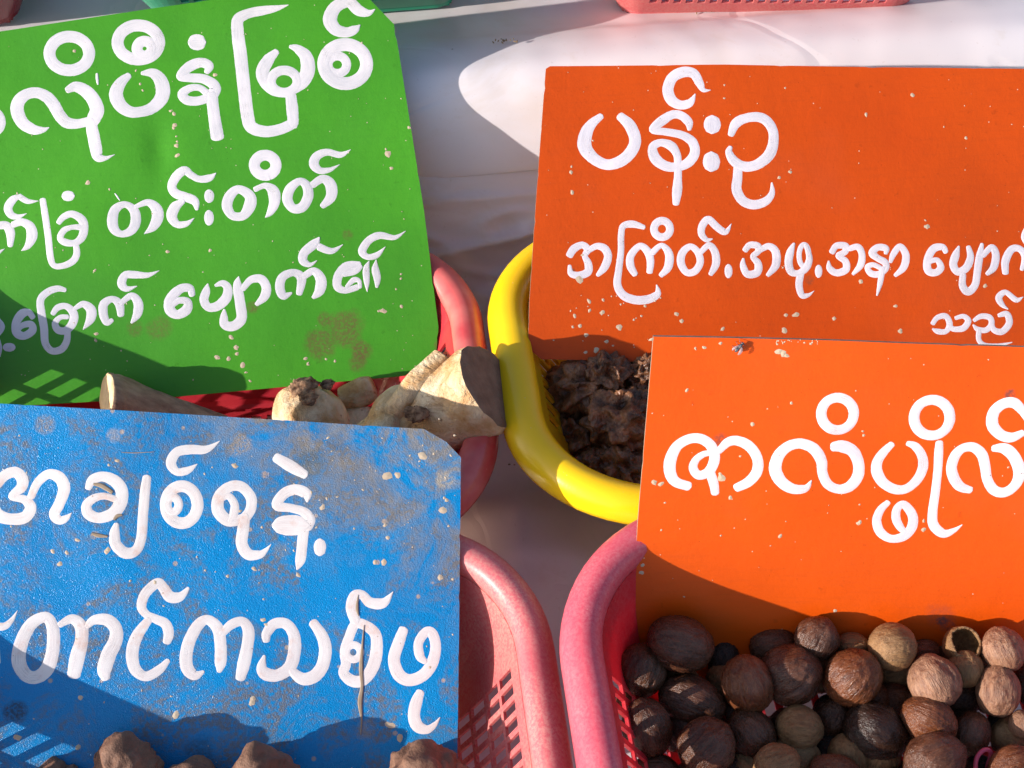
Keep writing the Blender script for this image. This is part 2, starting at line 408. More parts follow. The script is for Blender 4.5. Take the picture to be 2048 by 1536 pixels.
# ------------------------------------------------------------------ painted boards
class Board:
    def __init__(s, name, label, anchor, z, tilt, yaw, outline, seed, amp=.0006):
        T, Y = R(tilt), R(yaw)
        s.a = Vector((math.cos(Y), -math.sin(Y), 0)); s.b = Vector((math.sin(Y)*math.cos(T), math.cos(Y)*math.cos(T), math.sin(T)))
        s.n = s.a.cross(s.b); s.o = at_z(anchor[0], anchor[1], z); s.seed = seed; s.amp = amp
        rot = Matrix((s.a, s.b, s.n)).transposed()
        s.root = empty(name, s.o, rot); tag(s.root, label, 'sign'); s.outline = [s.loc(*p) for p in outline]; s.cnt = 0
    def loc(s, px, py):
        d = ray(px, py); t = (s.o-CAM).dot(s.n)/d.dot(s.n); p = CAM+d*t-s.o
        return (p.dot(s.a), p.dot(s.b))
    def h(s, x, y):
        for dx, dy, rr, hh in getattr(s, 'dents', ()):
            q = ((x-dx)**2+((y-dy)*.45)**2)/rr**2
            if q < 9: dsum = hh*math.exp(-q); x, y = x, y; return dsum+s.amp*(nz((x, y), 14, s.seed)*1.6+nz((x, y), 32, s.seed+1)*.55)
        return s.amp*(nz((x, y), 14, s.seed)*1.6+nz((x, y), 32, s.seed+1)*.55)
    def panel(s, mat, edge, th=.0016):
        xs = [p[0] for p in s.outline]; ys = [p[1] for p in s.outline]
        x0, x1, y0, y1 = min(xs)-.01, max(xs)+.01, min(ys)-.01, max(ys)+.01
        nx = int((x1-x0)/.0028); ny = int((y1-y0)/.0028)
        bm = bmesh.new(); g = [[bm.verts.new((x0+(x1-x0)*i/nx, y0+(y1-y0)*j/ny, 0)) for j in range(ny+1)] for i in range(nx+1)]
        for i in range(nx):
            for j in range(ny): bm.faces.new((g[i][j], g[i+1][j], g[i+1][j+1], g[i][j+1]))
        n = len(s.outline); cx = sum(xs)/n; cy = sum(ys)/n
        for i in range(n):
            p = s.outline[i]; q = s.outline[(i+1) % n]
            nn = Vector((q[1]-p[1], -(q[0]-p[0]), 0)).normalized()
            if nn.dot(Vector((p[0]-cx, p[1]-cy, 0))) < 0: nn = -nn
            bmesh.ops.bisect_plane(bm, geom=bm.verts[:]+bm.edges[:]+bm.faces[:], plane_co=(p[0], p[1], 0), plane_no=nn, clear_outer=True)
        bmesh.ops.remove_doubles(bm, verts=bm.verts[:], dist=.0004)
        for v in bm.verts: v.co.z = s.h(v.co.x, v.co.y)
        me = bpy.data.meshes.new('panel'); bm.to_mesh(me); bm.free()
        o = link('panel', me, mat, s.root); me.materials.append(edge)
        solid(o, th, -1); o.modifiers[0].material_offset_rim = 1
        es = o.modifiers.new('edge', 'EDGE_SPLIT'); es.split_angle = R(40)
        return o
    def strokes(s, items, mat, name='lettering', lift=.00005, dome=.00003, NX=6, rag=.035, kind=None):
        """items: (kind, crop, data). Brush strokes as slightly domed strips of paint lying on the board."""
        vs = []; fs = []; uvs = []
        for it in items:
            ox, oy, sc_, w0, pts, closed = it
            s.cnt += 1
            P = [(p[0], p[1], p[2] if len(p) > 2 else w0) for p in pts]
            P = smoothpts(P, closed)
            if not closed:   # round the ends a little
                for end in (0, -1):
                    q = P[0] if end == 0 else P[-1]; q2 = P[1] if end == 0 else P[-2]
                    dx, dy = q[0]-q2[0], q[1]-q2[1]; L = math.hypot(dx, dy) or 1
                    wd = q[2]
                    if wd < 18: continue
                    cap = []
                    for k in range(1, 6):
                        t = k/5*.97
                        cap.append((q[0]+dx/L*wd*.30*math.sin(t*math.pi/2), q[1]+dy/L*wd*.30*math.sin(t*math.pi/2), wd*max(.12, math.cos(t*math.pi/2))**.8))
                    P = (cap[::-1]+P) if end == 0 else (P+cap)
            N = len(P); L2 = []; 
            for p in P: L2.append((*s.loc(ox+p[0]/sc_, oy+p[1]/sc_), 0))
            # width scale px -> metres from the local jacobian
            A = s.loc(ox+P[0][0]/sc_, oy+P[0][1]/sc_); B_ = s.loc(ox+P[0][0]/sc_+1, oy+P[0][1]/sc_); kx = math.hypot(B_[0]-A[0], B_[1]-A[1])/sc_
            base = len(vs); acc = 0; seed = s.cnt*3.1
            hl = lift+.000012*(s.cnt % 7)
            for i in range(N):
                a = L2[(i-1) % N] if closed else L2[max(i-1, 0)]; b = L2[(i+1) % N] if closed else L2[min(i+1, N-1)]
                tx, ty = b[0]-a[0], b[1]-a[1]; L = math.hypot(tx, ty) or 1; nx_, ny_ = -ty/L, tx/L
                if i: acc += math.hypot(L2[i][0]-L2[i-1][0], L2[i][1]-L2[i-1][1])
                wd = P[i][2]*kx/2
                for j in range(NX+1):
                    t = -1+2*j/NX
                    e = 0
                    if abs(t) == 1: e = rag*wd*(1 if closed else 1+2.2*max(0, 1-min(i, N-1-i)/7))*(nz((acc*900, t*3, seed), 1)*1.2+nz((acc*2600, t*3, seed), 1)*.8)
                    x = L2[i][0]+nx_*(t*(wd+e)); y = L2[i][1]+ny_*(t*(wd+e))
                    z = s.h(x, y)+(hl+dome*(1-t**4) if abs(t) < 1 else -.00004)
                    vs.append((x, y, z)); uvs.append((t*.5+.5+s.cnt*1.7, acc*12))
            for i in range(N if closed else N-1):
                i2 = (i+1) % N
                for j in range(NX):
                    fs.append((base+i*(NX+1)+j, base+i2*(NX+1)+j, base+i2*(NX+1)+j+1, base+i*(NX+1)+j+1))
        me = mesh(name, vs, fs)
        uvl = me.uv_layers.new(name='UV')
        for lp in me.loops: uvl.data[lp.index].uv = (uvs[lp.vertex_index][1], uvs[lp.vertex_index][0])
        o = link(name, me, mat, s.root)
        if me.polygons and sum(p.normal.z for p in me.polygons) < 0: me.flip_normals()
        if kind: o['kind'] = kind
        return o
    def specks(s, pts, mat, name='paint_splashes'):
        vs = []; fs = []; r0 = random.Random(s.seed)
        for (px, py, r) in pts:
            c = s.loc(px, py); rr = r/F*.62*s_fac; k = 9; asp = r0.uniform(.55, 1); an = r0.uniform(0, 3.1); b = len(vs)
            vs.append((c[0], c[1], s.h(*c)+.00022))
            for i in range(k):
                t = 2*math.pi*i/k; q = rr*r0.uniform(.7, 1.2); ex = math.cos(t)*q; ey = math.sin(t)*q*asp
                x = c[0]+ex*math.cos(an)-ey*math.sin(an); y = c[1]+ex*math.sin(an)+ey*math.cos(an)
                vs.append((x, y, s.h(x, y)+.00003))
            for i in range(k): fs.append((b, b+1+i, b+1+(i+1) % k))
        o = link(name, mesh(name, vs, fs), mat, s.root, smooth=False); o['kind'] = 'stuff'; return o
s_fac = 1.0
def ST(crop, *strokes):
    """crop = (ox, oy, scale); stroke = (width, pts) open, or (width, pts, 'c') closed"""
    ox, oy, k = crop; out = []
    for st in strokes:
        if st[0] == 'ring':
            _, cx, cy, rx, ry, w_ = st
            pts = [(cx+rx*math.cos(t), cy-ry*math.sin(t)) for t in [2*math.pi*i/10+.6 for i in range(10)]]
            out.append((ox, oy, k, w_, pts, True))
        elif st[0] == 'dot':
            _, cx, cy, rx, ry = st
            L = max(rx, ry); S_ = min(rx, ry); d = (1, 0) if rx > ry else (0, 1)
            n = 9; pts = []
            for i in range(n):
                t = -1+2*i/(n-1); t *= .97
                pts.append((cx+d[0]*L*t, cy+d[1]*L*t, 2*S_*math.sqrt(max(.01, 1-t*t))))
            # stop round caps being added: tiny end widths
            pts[0] = (*pts[0][:2], min(pts[0][2], 17)); pts[-1] = (*pts[-1][:2], min(pts[-1][2], 17))
            out.append((ox, oy, k, 1, pts, False))
        else:
            out.append((ox, oy, k, st[0], st[1], len(st) > 2))
    return out
G1 = (0, 0, 4.096); G2 = (400, 0, 4.096); G3 = (0, 350, 4.151); G4 = (180, 280, 3.793); G5 = (300, 420, 3.657)
O1 = (1120, 120, 4.267); O2 = (1120, 410, 4.267); O3 = (1568, 410, 4.267)
P1 = (1300, 760, 4.6545); P2 = (1608, 760, 4.6545)
C1 = (0, 860, 4.096); C2 = (400, 860, 3.8585); C3 = (0, 1140, 4.267); C4 = (450, 1140, 4.267)

edge_m = M('raw_board_edge', .7); edge_m.color(edge_m.mix(edge_m.noise(200, 4), (.10, .07, .05), (.42, .33, .24))); edge_m = edge_m.m
pale = M('pale_paint_speck', .6); pale.color(pale.mix(pale.noise(120, 3), (.62, .50, .36), (.36, .27, .19))); pale = pale.m
scr = M('rusty_scratch', .8); scr.color(scr.mix(scr.noise(300, 4), (.22, .15, .10), (.36, .28, .20))); scr = scr.m
def scatter(n, box, rmin, rmax, seed):
    r0 = random.Random(seed); out = []
    for i in range(n):
        out.append((r0.uniform(box[0], box[2]), r0.uniform(box[1], box[3]), rmin+(rmax-rmin)*r0.random()**3))
    return out

# --- green board
g = Board('painted_sign', 'green painted board with white Burmese lettering in three lines, stained at its lower right', (500, 790), .043, 38, -6,
          [(-200, 92), (700, -42), (737, -4), (787, 44), (797, 100), (848, 420), (877, 655), (873, 700), (793, 766), (640, 778), (337, 795), (-110, 836)], 11, .0008)
dq = g.loc(318, 300); g.dents = ((dq[0], dq[1], .006, -.0011),)
sts = []
for px, py, r, a in ((690, 655, 42, .8), (640, 690, 40, .75), (722, 700, 28, .9), (715, 725, 24, .7), (650, 640, 18, .7), (505, 616, 16, .7), (320, 655, 30, .5), (270, 655, 22, .5), (695, 470, 14, .5), (880, 690, 14, .6)):
    c = g.loc(px, py); sts.append((c[0], c[1], r/4355, (.13, .10, .035), a))
g.panel(paint('green_gloss_paint', (.062, .30, .016), .36, sts, c2=(.050, .25, .018)), edge_m)
LW = letter_mat('white_brush_paint')
g.strokes(ST(G1,
 (90, [(-80, 900), (-15, 940), (8, 1000), (-15, 1060), (-80, 1090)]),
 ('ring', 568, 438, 163, 139, 108),
 (100, [(405, 1045, 8), (350, 1065, 55), (270, 1060, 95), (185, 1005, 112), (142, 905, 120), (160, 825, 112), (225, 772, 100), (310, 762, 100), (390, 800, 108), (445, 865, 112), (490, 945, 108), (550, 1005, 105), (640, 1015, 85), (730, 995, 80)]),
 (100, [(555, 738, 60), (620, 712, 95), (700, 745, 115), (765, 815, 122), (797, 900, 128), (775, 965, 125), (750, 1010, 110)]),
 (100, [(745, 1000, 100), (765, 1100, 110), (785, 1200, 110), (805, 1285, 92), (865, 1298, 42), (945, 1268, 4)]),
 (26, [(795, 605, 20), (798, 650, 26), (805, 695, 14)]),
 ('ring', 1133, 348, 170, 140, 112), ('ring', 1185, 398, 62, 60, 100),
 (100, [(1055, 620, 60), (990, 680, 100), (952, 770, 125), (985, 860, 120), (1060, 915, 105), (1140, 920, 95), (1240, 890, 105), (1320, 810, 125), (1335, 730, 130), (1310, 650, 120), (1250, 600, 90), (1165, 600, 35)]),
 ('dot', 1613, 345, 77, 74),
 (90, [(1695, 590, 50), (1712, 540, 85), (1650, 512, 88), (1570, 535, 95), (1500, 590, 85), (1480, 632, 70), (1560, 638, 80), (1660, 645, 85), (1740, 685, 95), (1765, 730, 100), (1730, 790, 110)]),
 (80, [(1705, 775, 70), (1640, 722, 60), (1560, 722, 65), (1495, 770, 85), (1530, 820, 85), (1620, 828, 80), (1710, 800, 80)]),
 (105, [(1735, 780, 105), (1755, 950, 105), (1782, 1120, 118)]))+
 ST(G2,
 (100, [(725, 40, 6), (620, 68, 60), (500, 88, 88), (390, 112, 90), (312, 160, 105), (308, 260, 115), (335, 480, 120), (365, 750, 120), (390, 950, 120), (425, 1045, 115), (540, 1080, 105), (660, 1060, 100), (765, 1012, 100)]),
 (110, [(765, 1010, 100), (757, 900, 108), (745, 790, 100)]),
 (100, [(625, 425, 60), (560, 490, 105), (512, 590, 120), (540, 680, 110), (610, 745, 95), (700, 765, 80)]),
 (100, [(740, 382, 35), (800, 402, 80), (870, 470, 120), (882, 580, 130), (840, 670, 120), (770, 730, 90)]),
 ('ring', 690, 668, 108, 92, 86),
 (100, [(1435, 75, 6), (1380, 105, 60), (1300, 85, 100), (1215, 15, 100), (1110, 60, 110), (1065, 160, 125), (1110, 240, 110), (1200, 265, 90), (1270, 240, 75), (1313, 203, 6)]),
 ('ring', 1190, 525, 175, 160, 115), ('ring', 1125, 530, 76, 72, 84), (60, [(1200, 560, 60), (1140, 605, 40)])),
 LW)
g.strokes(ST(G3,
 (70, [(320, 215, 4), (230, 218, 50), (160, 178, 55)]), (70, [(175, 175, 30), (110, 200, 70), (65, 270, 80), (90, 330, 70), (150, 345, 45), (222, 318, 4)]),
 (80, [(-20, 420, 70), (50, 420, 80), (85, 480, 85), (85, 585, 50)]), (80, [(110, 410, 60), (180, 390, 70), (250, 430, 90), (265, 510, 100), (230, 590, 60), (178, 630, 6)]),
 (40, [(-15, 645, 40), (40, 612, 4)]),
 (64, [(355, 208, 60), (375, 330, 65), (400, 500, 65), (420, 680, 65), (450, 752, 55), (520, 755, 58), (600, 720, 65), (638, 660, 66), (633, 580, 55)]),
 ('dot', 568, 175, 56, 49),
 (65, [(490, 395, 50), (530, 350, 60), (600, 325, 65), (680, 370, 80), (700, 440, 80), (680, 520, 75), (620, 565, 60), (540, 558, 68), (502, 520, 60), (535, 460, 58), (600, 435, 45), (670, 435, 60)]),
 (80, [(1040, 245, 60), (960, 285, 85), (935, 370, 98), (950, 450, 90), (1010, 490, 62), (1085, 465, 80), (1125, 395, 95), (1115, 300, 88)], 'c'),
 (60, [(1130, 262, 40), (1225, 228, 62), (1295, 275, 100), (1308, 350, 108), (1270, 430, 80), (1195, 490, 4)]))+
 ST(G4, (60, [(958, 252, 6), (905, 290, 60), (830, 298, 55), (770, 268, 60), (718, 232, 70), (655, 280, 78), (622, 350, 74), (650, 405, 75), (730, 435, 75), (795, 465, 72), (812, 525, 30)]),
 (70, [(705, 465, 45), (645, 510, 85), (620, 580, 88), (660, 638, 62), (730, 635, 48), (792, 592, 4)]),
 ('dot', 905, 427, 42, 52), ('dot', 903, 590, 41, 60),
 ('ring', 1330, 193, 82, 76, 92), (26, [(1345, 270, 40), (1362, 300, 24)]),
 (80, [(1130, 375, 70), (1065, 420, 85), (1040, 500, 88), (1080, 572, 72), (1160, 575, 75), (1212, 500, 100), (1212, 425, 90)], 'c'),
 (80, [(1255, 375, 45), (1330, 348, 50), (1390, 390, 98), (1400, 470, 90), (1370, 545, 60), (1330, 590, 6)]),
 (80, [(1590, 315, 60), (1520, 370, 80), (1498, 450, 85), (1540, 518, 75), (1610, 510, 80), (1655, 430, 85), (1645, 350, 78)], 'c'),
 (80, [(1690, 340, 60), (1765, 295, 72), (1825, 340, 98), (1828, 430, 92), (1765, 500, 50)]),
 (60, [(1978, 72, 4), (1900, 112, 52), (1800, 92, 58), (1722, 122, 75), (1700, 185, 85), (1745, 232, 60), (1820, 225, 40), (1895, 185, 4)]),
 (12, [(190, 405, 8), (210, 432, 14), (228, 460, 8)])), LW)
g.strokes(ST(G3,
 (60, [(-25, 1205, 60), (12, 1260, 62), (-25, 1320, 60)]), ('dot', 75, 1430, 54, 40), (25, [(-8, 1370, 20), (2, 1440, 30), (-6, 1505, 20)]),
 (70, [(272, 1182, 50), (238, 1140, 60), (180, 1155, 80), (132, 1230, 75), (140, 1310, 80), (200, 1335, 70), (268, 1292, 72), (258, 1240, 62), (195, 1245, 55), (150, 1275, 50)]),
 (70, [(540, 955, 42), (480, 943, 60), (400, 970, 68), (338, 1035, 70), (345, 1150, 75), (365, 1270, 75), (375, 1395, 70), (430, 1460, 66), (510, 1445, 70), (552, 1380, 65), (560, 1310, 60)]),
 (70, [(440, 1150, 48), (480, 1100, 60), (550, 1090, 60), (610, 1150, 80), (602, 1230, 80), (545, 1290, 70), (480, 1285, 70), (457, 1230, 60), (500, 1182, 48), (560, 1178, 45)]),
 (70, [(618, 1112, 38), (690, 1072, 62), (755, 1120, 92), (748, 1200, 82), (688, 1285, 6)]),
 (70, [(930, 1205, 38), (885, 1222, 65), (857, 1150, 82), (862, 1070, 80), (930, 1030, 60), (988, 1070, 80), (1002, 1160, 62)]),
 (70, [(1008, 1060, 50), (1090, 1002, 62), (1145, 1060, 86), (1140, 1150, 82), (1092, 1225, 25)]),
 (60, [(1322, 793, 4), (1230, 830, 46), (1120, 828, 68), (1040, 832, 70), (1010, 900, 82), (1052, 945, 56), (1138, 922, 6)]))+
 ST(G5, (70, [(308, 620, 50), (290, 572, 62), (222, 577, 72), (150, 650, 82), (145, 728, 85), (200, 765, 72), (268, 728, 80), (275, 670, 60), (212, 662, 52), (160, 695, 50)]),
 (70, [(424, 538, 8), (412, 590, 65), (395, 660, 75), (430, 712, 70), (500, 700, 80), (560, 640, 85), (568, 570, 72), (530, 537, 56), (480, 552, 25)]),
 (80, [(650, 485, 6), (640, 550, 72), (660, 680, 85), (670, 795, 85), (610, 850, 80), (548, 838, 75), (542, 780, 62), (545, 725, 15)]),
 (60, [(680, 575, 50), (738, 512, 60), (810, 505, 72), (850, 560, 76), (840, 630, 76), (782, 690, 35)]),
 (70, [(1035, 608, 20), (975, 628, 66), (950, 560, 76), (972, 490, 70), (1050, 458, 60), (1108, 500, 76), (1092, 610, 52)]),
 (70, [(1130, 482, 55), (1200, 447, 62), (1250, 510, 86), (1240, 590, 82), (1195, 640, 30)]),
 (60, [(1412, 252, 4), (1330, 300, 48), (1240, 272, 60)]), (60, [(1240, 200, 12), (1205, 245, 70), (1130, 310, 72), (1120, 370, 70), (1170, 400, 38), (1222, 370, 6)]),
 (60, [(1530, 398, 50), (1440, 412, 76), (1378, 480, 75), (1372, 560, 70), (1430, 588, 52), (1515, 565, 50)]),
 (40, [(1420, 472, 40), (1500, 448, 52), (1540, 412, 40)]), (40, [(1440, 560, 30), (1490, 512, 46), (1530, 520, 36), (1535, 565, 34)]),
 (50, [(1604, 372, 6), (1582, 430, 52), (1585, 520, 48), (1590, 600, 4)]), (50, [(1655, 362, 6), (1648, 430, 58), (1662, 500, 58), (1660, 562, 25)]),
 (60, [(1870, 152, 4), (1790, 200, 38), (1680, 185, 58), (1600, 222, 60), (1552, 300, 66), (1592, 343, 48), (1660, 328, 46), (1722, 268, 4)])), LW)
g.specks([(348, 228, 5), (342, 222, 4), (350, 250, 6), (348, 256, 4), (353, 292, 5), (355, 311, 6), (353, 273, 3), (176, 366, 6), (335, 503, 6), (420, 501, 4), (190, 541, 4), (776, 308, 8), (783, 336, 5), (757, 622, 3), (766, 622, 9), (803, 613, 4), (463, 675, 6), (473, 695, 6), (474, 708, 5), (435, 715, 7), (457, 717, 5), (485, 730, 8), (492, 745, 4), (500, 762, 4), (611, 717, 5), (616, 728, 4), (652, 718, 3), (670, 722, 3), (149, 102, 4), (272, 141, 3), (281, 168, 3), (286, 181, 3), (430, 150, 5), (192, 668, 5), (191, 681, 5), (802, 548, 3), (802, 557, 3), (818, 255, 4)]
         +scatter(110, (10, 60, 840, 760), 1.0, 3.0, 5), pale)

# --- upper orange board
o1 = Board('painted_sign', 'large orange painted board with three rows of white Burmese lettering, above the yellow basket', (1160, 722), .073, 37, -4,
           [(1113, 124), (1450, 129), (1800, 126), (2110, 124), (2110, 740), (1290, 724), (1082, 718), (1056, 697), (1060, 560), (1072, 400), (1089, 139)], 21, .0006)
sts = []
for px, py, r, a in ((1145, 545, 8, .8), (1305, 455, 8, .6), (1620, 560, 12, .5), (1980, 540, 16, .5), (1880, 700, 20, .3)):
    c = o1.loc(px, py); sts.append((c[0], c[1], r/4355, (.16, .06, .03), a))
o1.panel(paint('orange_gloss_paint', (.53, .064, .002), .4, sts, c2=(.49, .055, .002)), edge_m)
LO = letter_mat('white_brush_paint_lilac', (.71, .66, .72), (.48, .46, .52))
o1.strokes(ST(O1,
 (90, [(1287, 256, 5), (1225, 255, 45), (1190, 195, 80), (1140, 115, 92), (1050, 103, 100), (960, 150, 102), (922, 250, 106), (952, 340, 104), (1030, 383, 86), (1110, 363, 75), (1155, 288, 10)]),
 (100, [(350, 478, 60), (270, 545, 92), (222, 630, 122), (212, 740, 132), (285, 838, 110), (400, 893, 100), (520, 862, 108), (608, 780, 112), (642, 680, 112), (598, 560, 112), (515, 480, 80)]),
 (80, [(1105, 590, 40), (1098, 530, 82), (1040, 475, 80), (960, 465, 80), (862, 525, 92), (790, 595, 66), (900, 612, 70), (1040, 640, 76), (1130, 700, 90), (1150, 790, 92), (1100, 870, 92), (1010, 912, 82), (900, 905, 92), (812, 840, 102), (792, 745, 82), (860, 705, 70), (950, 735, 90), (998, 810, 72), (1005, 900, 72), (1005, 1000, 74), (998, 1120, 92), (988, 1225, 62)]),
 ('dot', 1300, 550, 79, 83), ('dot', 1292, 868, 79, 90),
 (90, [(1460, 635, 60), (1502, 540, 90), (1600, 492, 84), (1720, 492, 92), (1800, 562, 92), (1825, 670, 92), (1790, 800, 102), (1690, 888, 94), (1580, 910, 90), (1490, 868, 90), (1442, 790, 68), (1455, 745, 40)]),
 (90, [(1520, 890, 85), (1515, 1000, 92), (1508, 1110, 98), (1560, 1200, 94), (1650, 1235, 90), (1750, 1208, 82), (1808, 1140, 60), (1808, 1050, 18)])), LO)
o1.strokes(ST(O2,
 (70, [(82, 428, 70), (120, 372, 75), (190, 342, 66), (235, 380, 70), (212, 435, 55), (240, 500, 72), (238, 570, 78), (165, 600, 70), (95, 585, 60), (82, 520, 34)]),
 (60, [(235, 395, 50), (310, 352, 60), (380, 372, 76), (410, 440, 76), (380, 530, 76), (322, 598, 38)]),
 (60, [(715, 190, 44), (620, 163, 68), (540, 180, 60), (522, 260, 60), (520, 400, 60), (502, 550, 66), (490, 680, 74), (540, 770, 80), (640, 810, 80), (750, 805, 80), (832, 758, 66), (825, 680, 10)]),
 ('ring', 870, 205, 68, 70, 72),
 (70, [(640, 590, 58), (602, 520, 75), (605, 430, 70), (682, 350, 60), (750, 400, 76), (772, 480, 70), (765, 570, 58)]),
 (70, [(790, 405, 60), (868, 345, 50), (930, 420, 76), (922, 530, 76), (862, 600, 46)]),
 (70, [(1110, 355, 60), (1042, 412, 75), (1032, 500, 76), (1080, 575, 66), (1150, 565, 70), (1195, 490, 70), (1175, 405, 68)], 'c'),
 (60, [(1200, 405, 50), (1268, 345, 60), (1320, 400, 72), (1330, 500, 76), (1285, 590, 46)]),
 (60, [(1462, 160, 5), (1412, 230, 58), (1340, 190, 70), (1265, 125, 70), (1212, 180, 70), (1207, 250, 65), (1250, 298, 48), (1302, 290, 10)]),
 ('dot', 1437, 565, 37, 62),
 (60, [(1580, 385, 55), (1620, 342, 60), (1690, 352, 65), (1688, 400, 58), (1645, 440, 50), (1690, 500, 70), (1682, 575, 75), (1600, 590, 68), (1562, 520, 60), (1565, 460, 25)]),
 (60, [(1700, 390, 50), (1780, 352, 60), (1840, 400, 76), (1842, 510, 76), (1775, 598, 40)]))+
 ST(O3,
 (60, [(85, 330, 25), (55, 400, 70), (40, 490, 75), (62, 568, 70), (125, 580, 55), (190, 535, 70), (218, 450, 60), (185, 340, 35)]),
 ('ring', 172, 430, 42, 92, 50), (70, [(145, 580, 70), (130, 680, 70), (155, 768, 60), (210, 768, 36), (260, 732, 4)]),
 ('dot', 298, 565, 35, 57),
 (60, [(412, 400, 58), (450, 347, 60), (528, 352, 65), (518, 402, 60), (462, 432, 50), (525, 480, 65), (530, 550, 70), (452, 578, 65), (392, 540, 60), (384, 480, 20)]),
 (60, [(560, 372, 50), (630, 358, 60), (665, 420, 62), (655, 510, 65), (592, 588, 30)]),
 (60, [(868, 412, 36), (868, 372, 60), (800, 362, 62), (752, 410, 70), (800, 455, 60), (860, 490, 65), (868, 540, 60), (810, 590, 60), (742, 582, 60), (712, 530, 50), (760, 510, 46), (820, 535, 45)]),
 (50, [(840, 540, 52), (822, 660, 50), (795, 775, 15)]),
 (60, [(908, 485, 36), (932, 420, 60), (988, 355, 60), (1038, 430, 72), (1020, 530, 70), (950, 600, 38)]),
 (60, [(1378, 400, 50), (1350, 360, 60), (1272, 375, 75), (1222, 470, 75), (1228, 560, 75), (1290, 578, 66), (1335, 535, 70), (1305, 472, 50), (1245, 480, 50)]),
 (60, [(1490, 355, 20), (1462, 430, 75), (1442, 510, 75), (1480, 570, 70), (1550, 540, 75), (1590, 450, 70), (1572, 360, 45)]),
 (60, [(1690, 335, 35), (1668, 440, 70), (1650, 560, 70), (1630, 680, 70), (1570, 740, 74), (1522, 690, 70), (1525, 600, 60)]),
 (60, [(1700, 430, 50), (1770, 362, 60), (1808, 420, 72), (1790, 530, 70), (1732, 588, 36)]),
 (60, [(1890, 578, 60), (1890, 480, 75), (1940, 382, 70), (2010, 372, 60), (2060, 440, 70), (2030, 550, 36)]), (60, [(2085, 185, 50), (2055, 270, 60), (2085, 335, 50)]))+[], LO)
o1.strokes(ST(O3,
 (50, [(1270, 1010, 46), (1310, 960, 50), (1380, 950, 55), (1412, 1020, 60), (1380, 1078, 50), (1310, 1078, 52), (1265, 1055, 15)]),
 (50, [(1412, 1035, 55), (1450, 1060, 50), (1530, 1050, 60), (1570, 990, 60), (1530, 950, 46), (1465, 965, 36)]),
 (50, [(1622, 985, 35), (1680, 950, 50), (1755, 962, 55), (1768, 1020, 55), (1720, 1068, 52), (1650, 1060, 48), (1615, 1025, 20)]),
 (50, [(1770, 1020, 50), (1792, 1068, 55), (1860, 1080, 60), (1920, 1010, 65), (1900, 932, 60), (1832, 942, 36)]),
 (50, [(1662, 1075, 50), (1662, 1150, 48), (1710, 1195, 44), (1820, 1200, 38), (1945, 1172, 8)]),
 (50, [(2040, 785, 6), (1980, 810, 50), (1890, 745, 48), (1832, 790, 64), (1860, 850, 48), (1912, 890, 10)])), LO)
o1.specks([(1178, 602, 6), (1206, 600, 4), (1179, 621, 5), (1204, 625, 6), (1238, 655, 7), (1149, 632, 5), (1160, 652, 5), (1172, 670, 5), (1213, 683, 5), (1450, 315, 0.5), (1353, 628, 5), (1363, 642, 5), (1569, 661, 7), (1593, 629, 9), (1572, 630, 5), (1669, 637, 5), (1445, 658, 5), (1192, 700, 6), (1171, 705, 5), (1143, 333, 3), (1144, 385, 5), (1142, 345, 4), (1158, 557, 10), (1165, 510, 4), (1580, 344, 5), (1558, 355, 4), (1733, 229, 6), (1826, 190, 5), (1853, 454, 6), (1850, 441, 3), (1932, 276, 4), (1970, 572, 5), (1791, 612, 5), (1801, 662, 5), (1722, 563, 5), (1449, 196, 3), (1449, 170, 2.5)]
          +scatter(50, (1075, 135, 2048, 700), 1.0, 2.8, 8)+scatter(26, (1120, 590, 1330, 700), 1.5, 5, 9), pale)

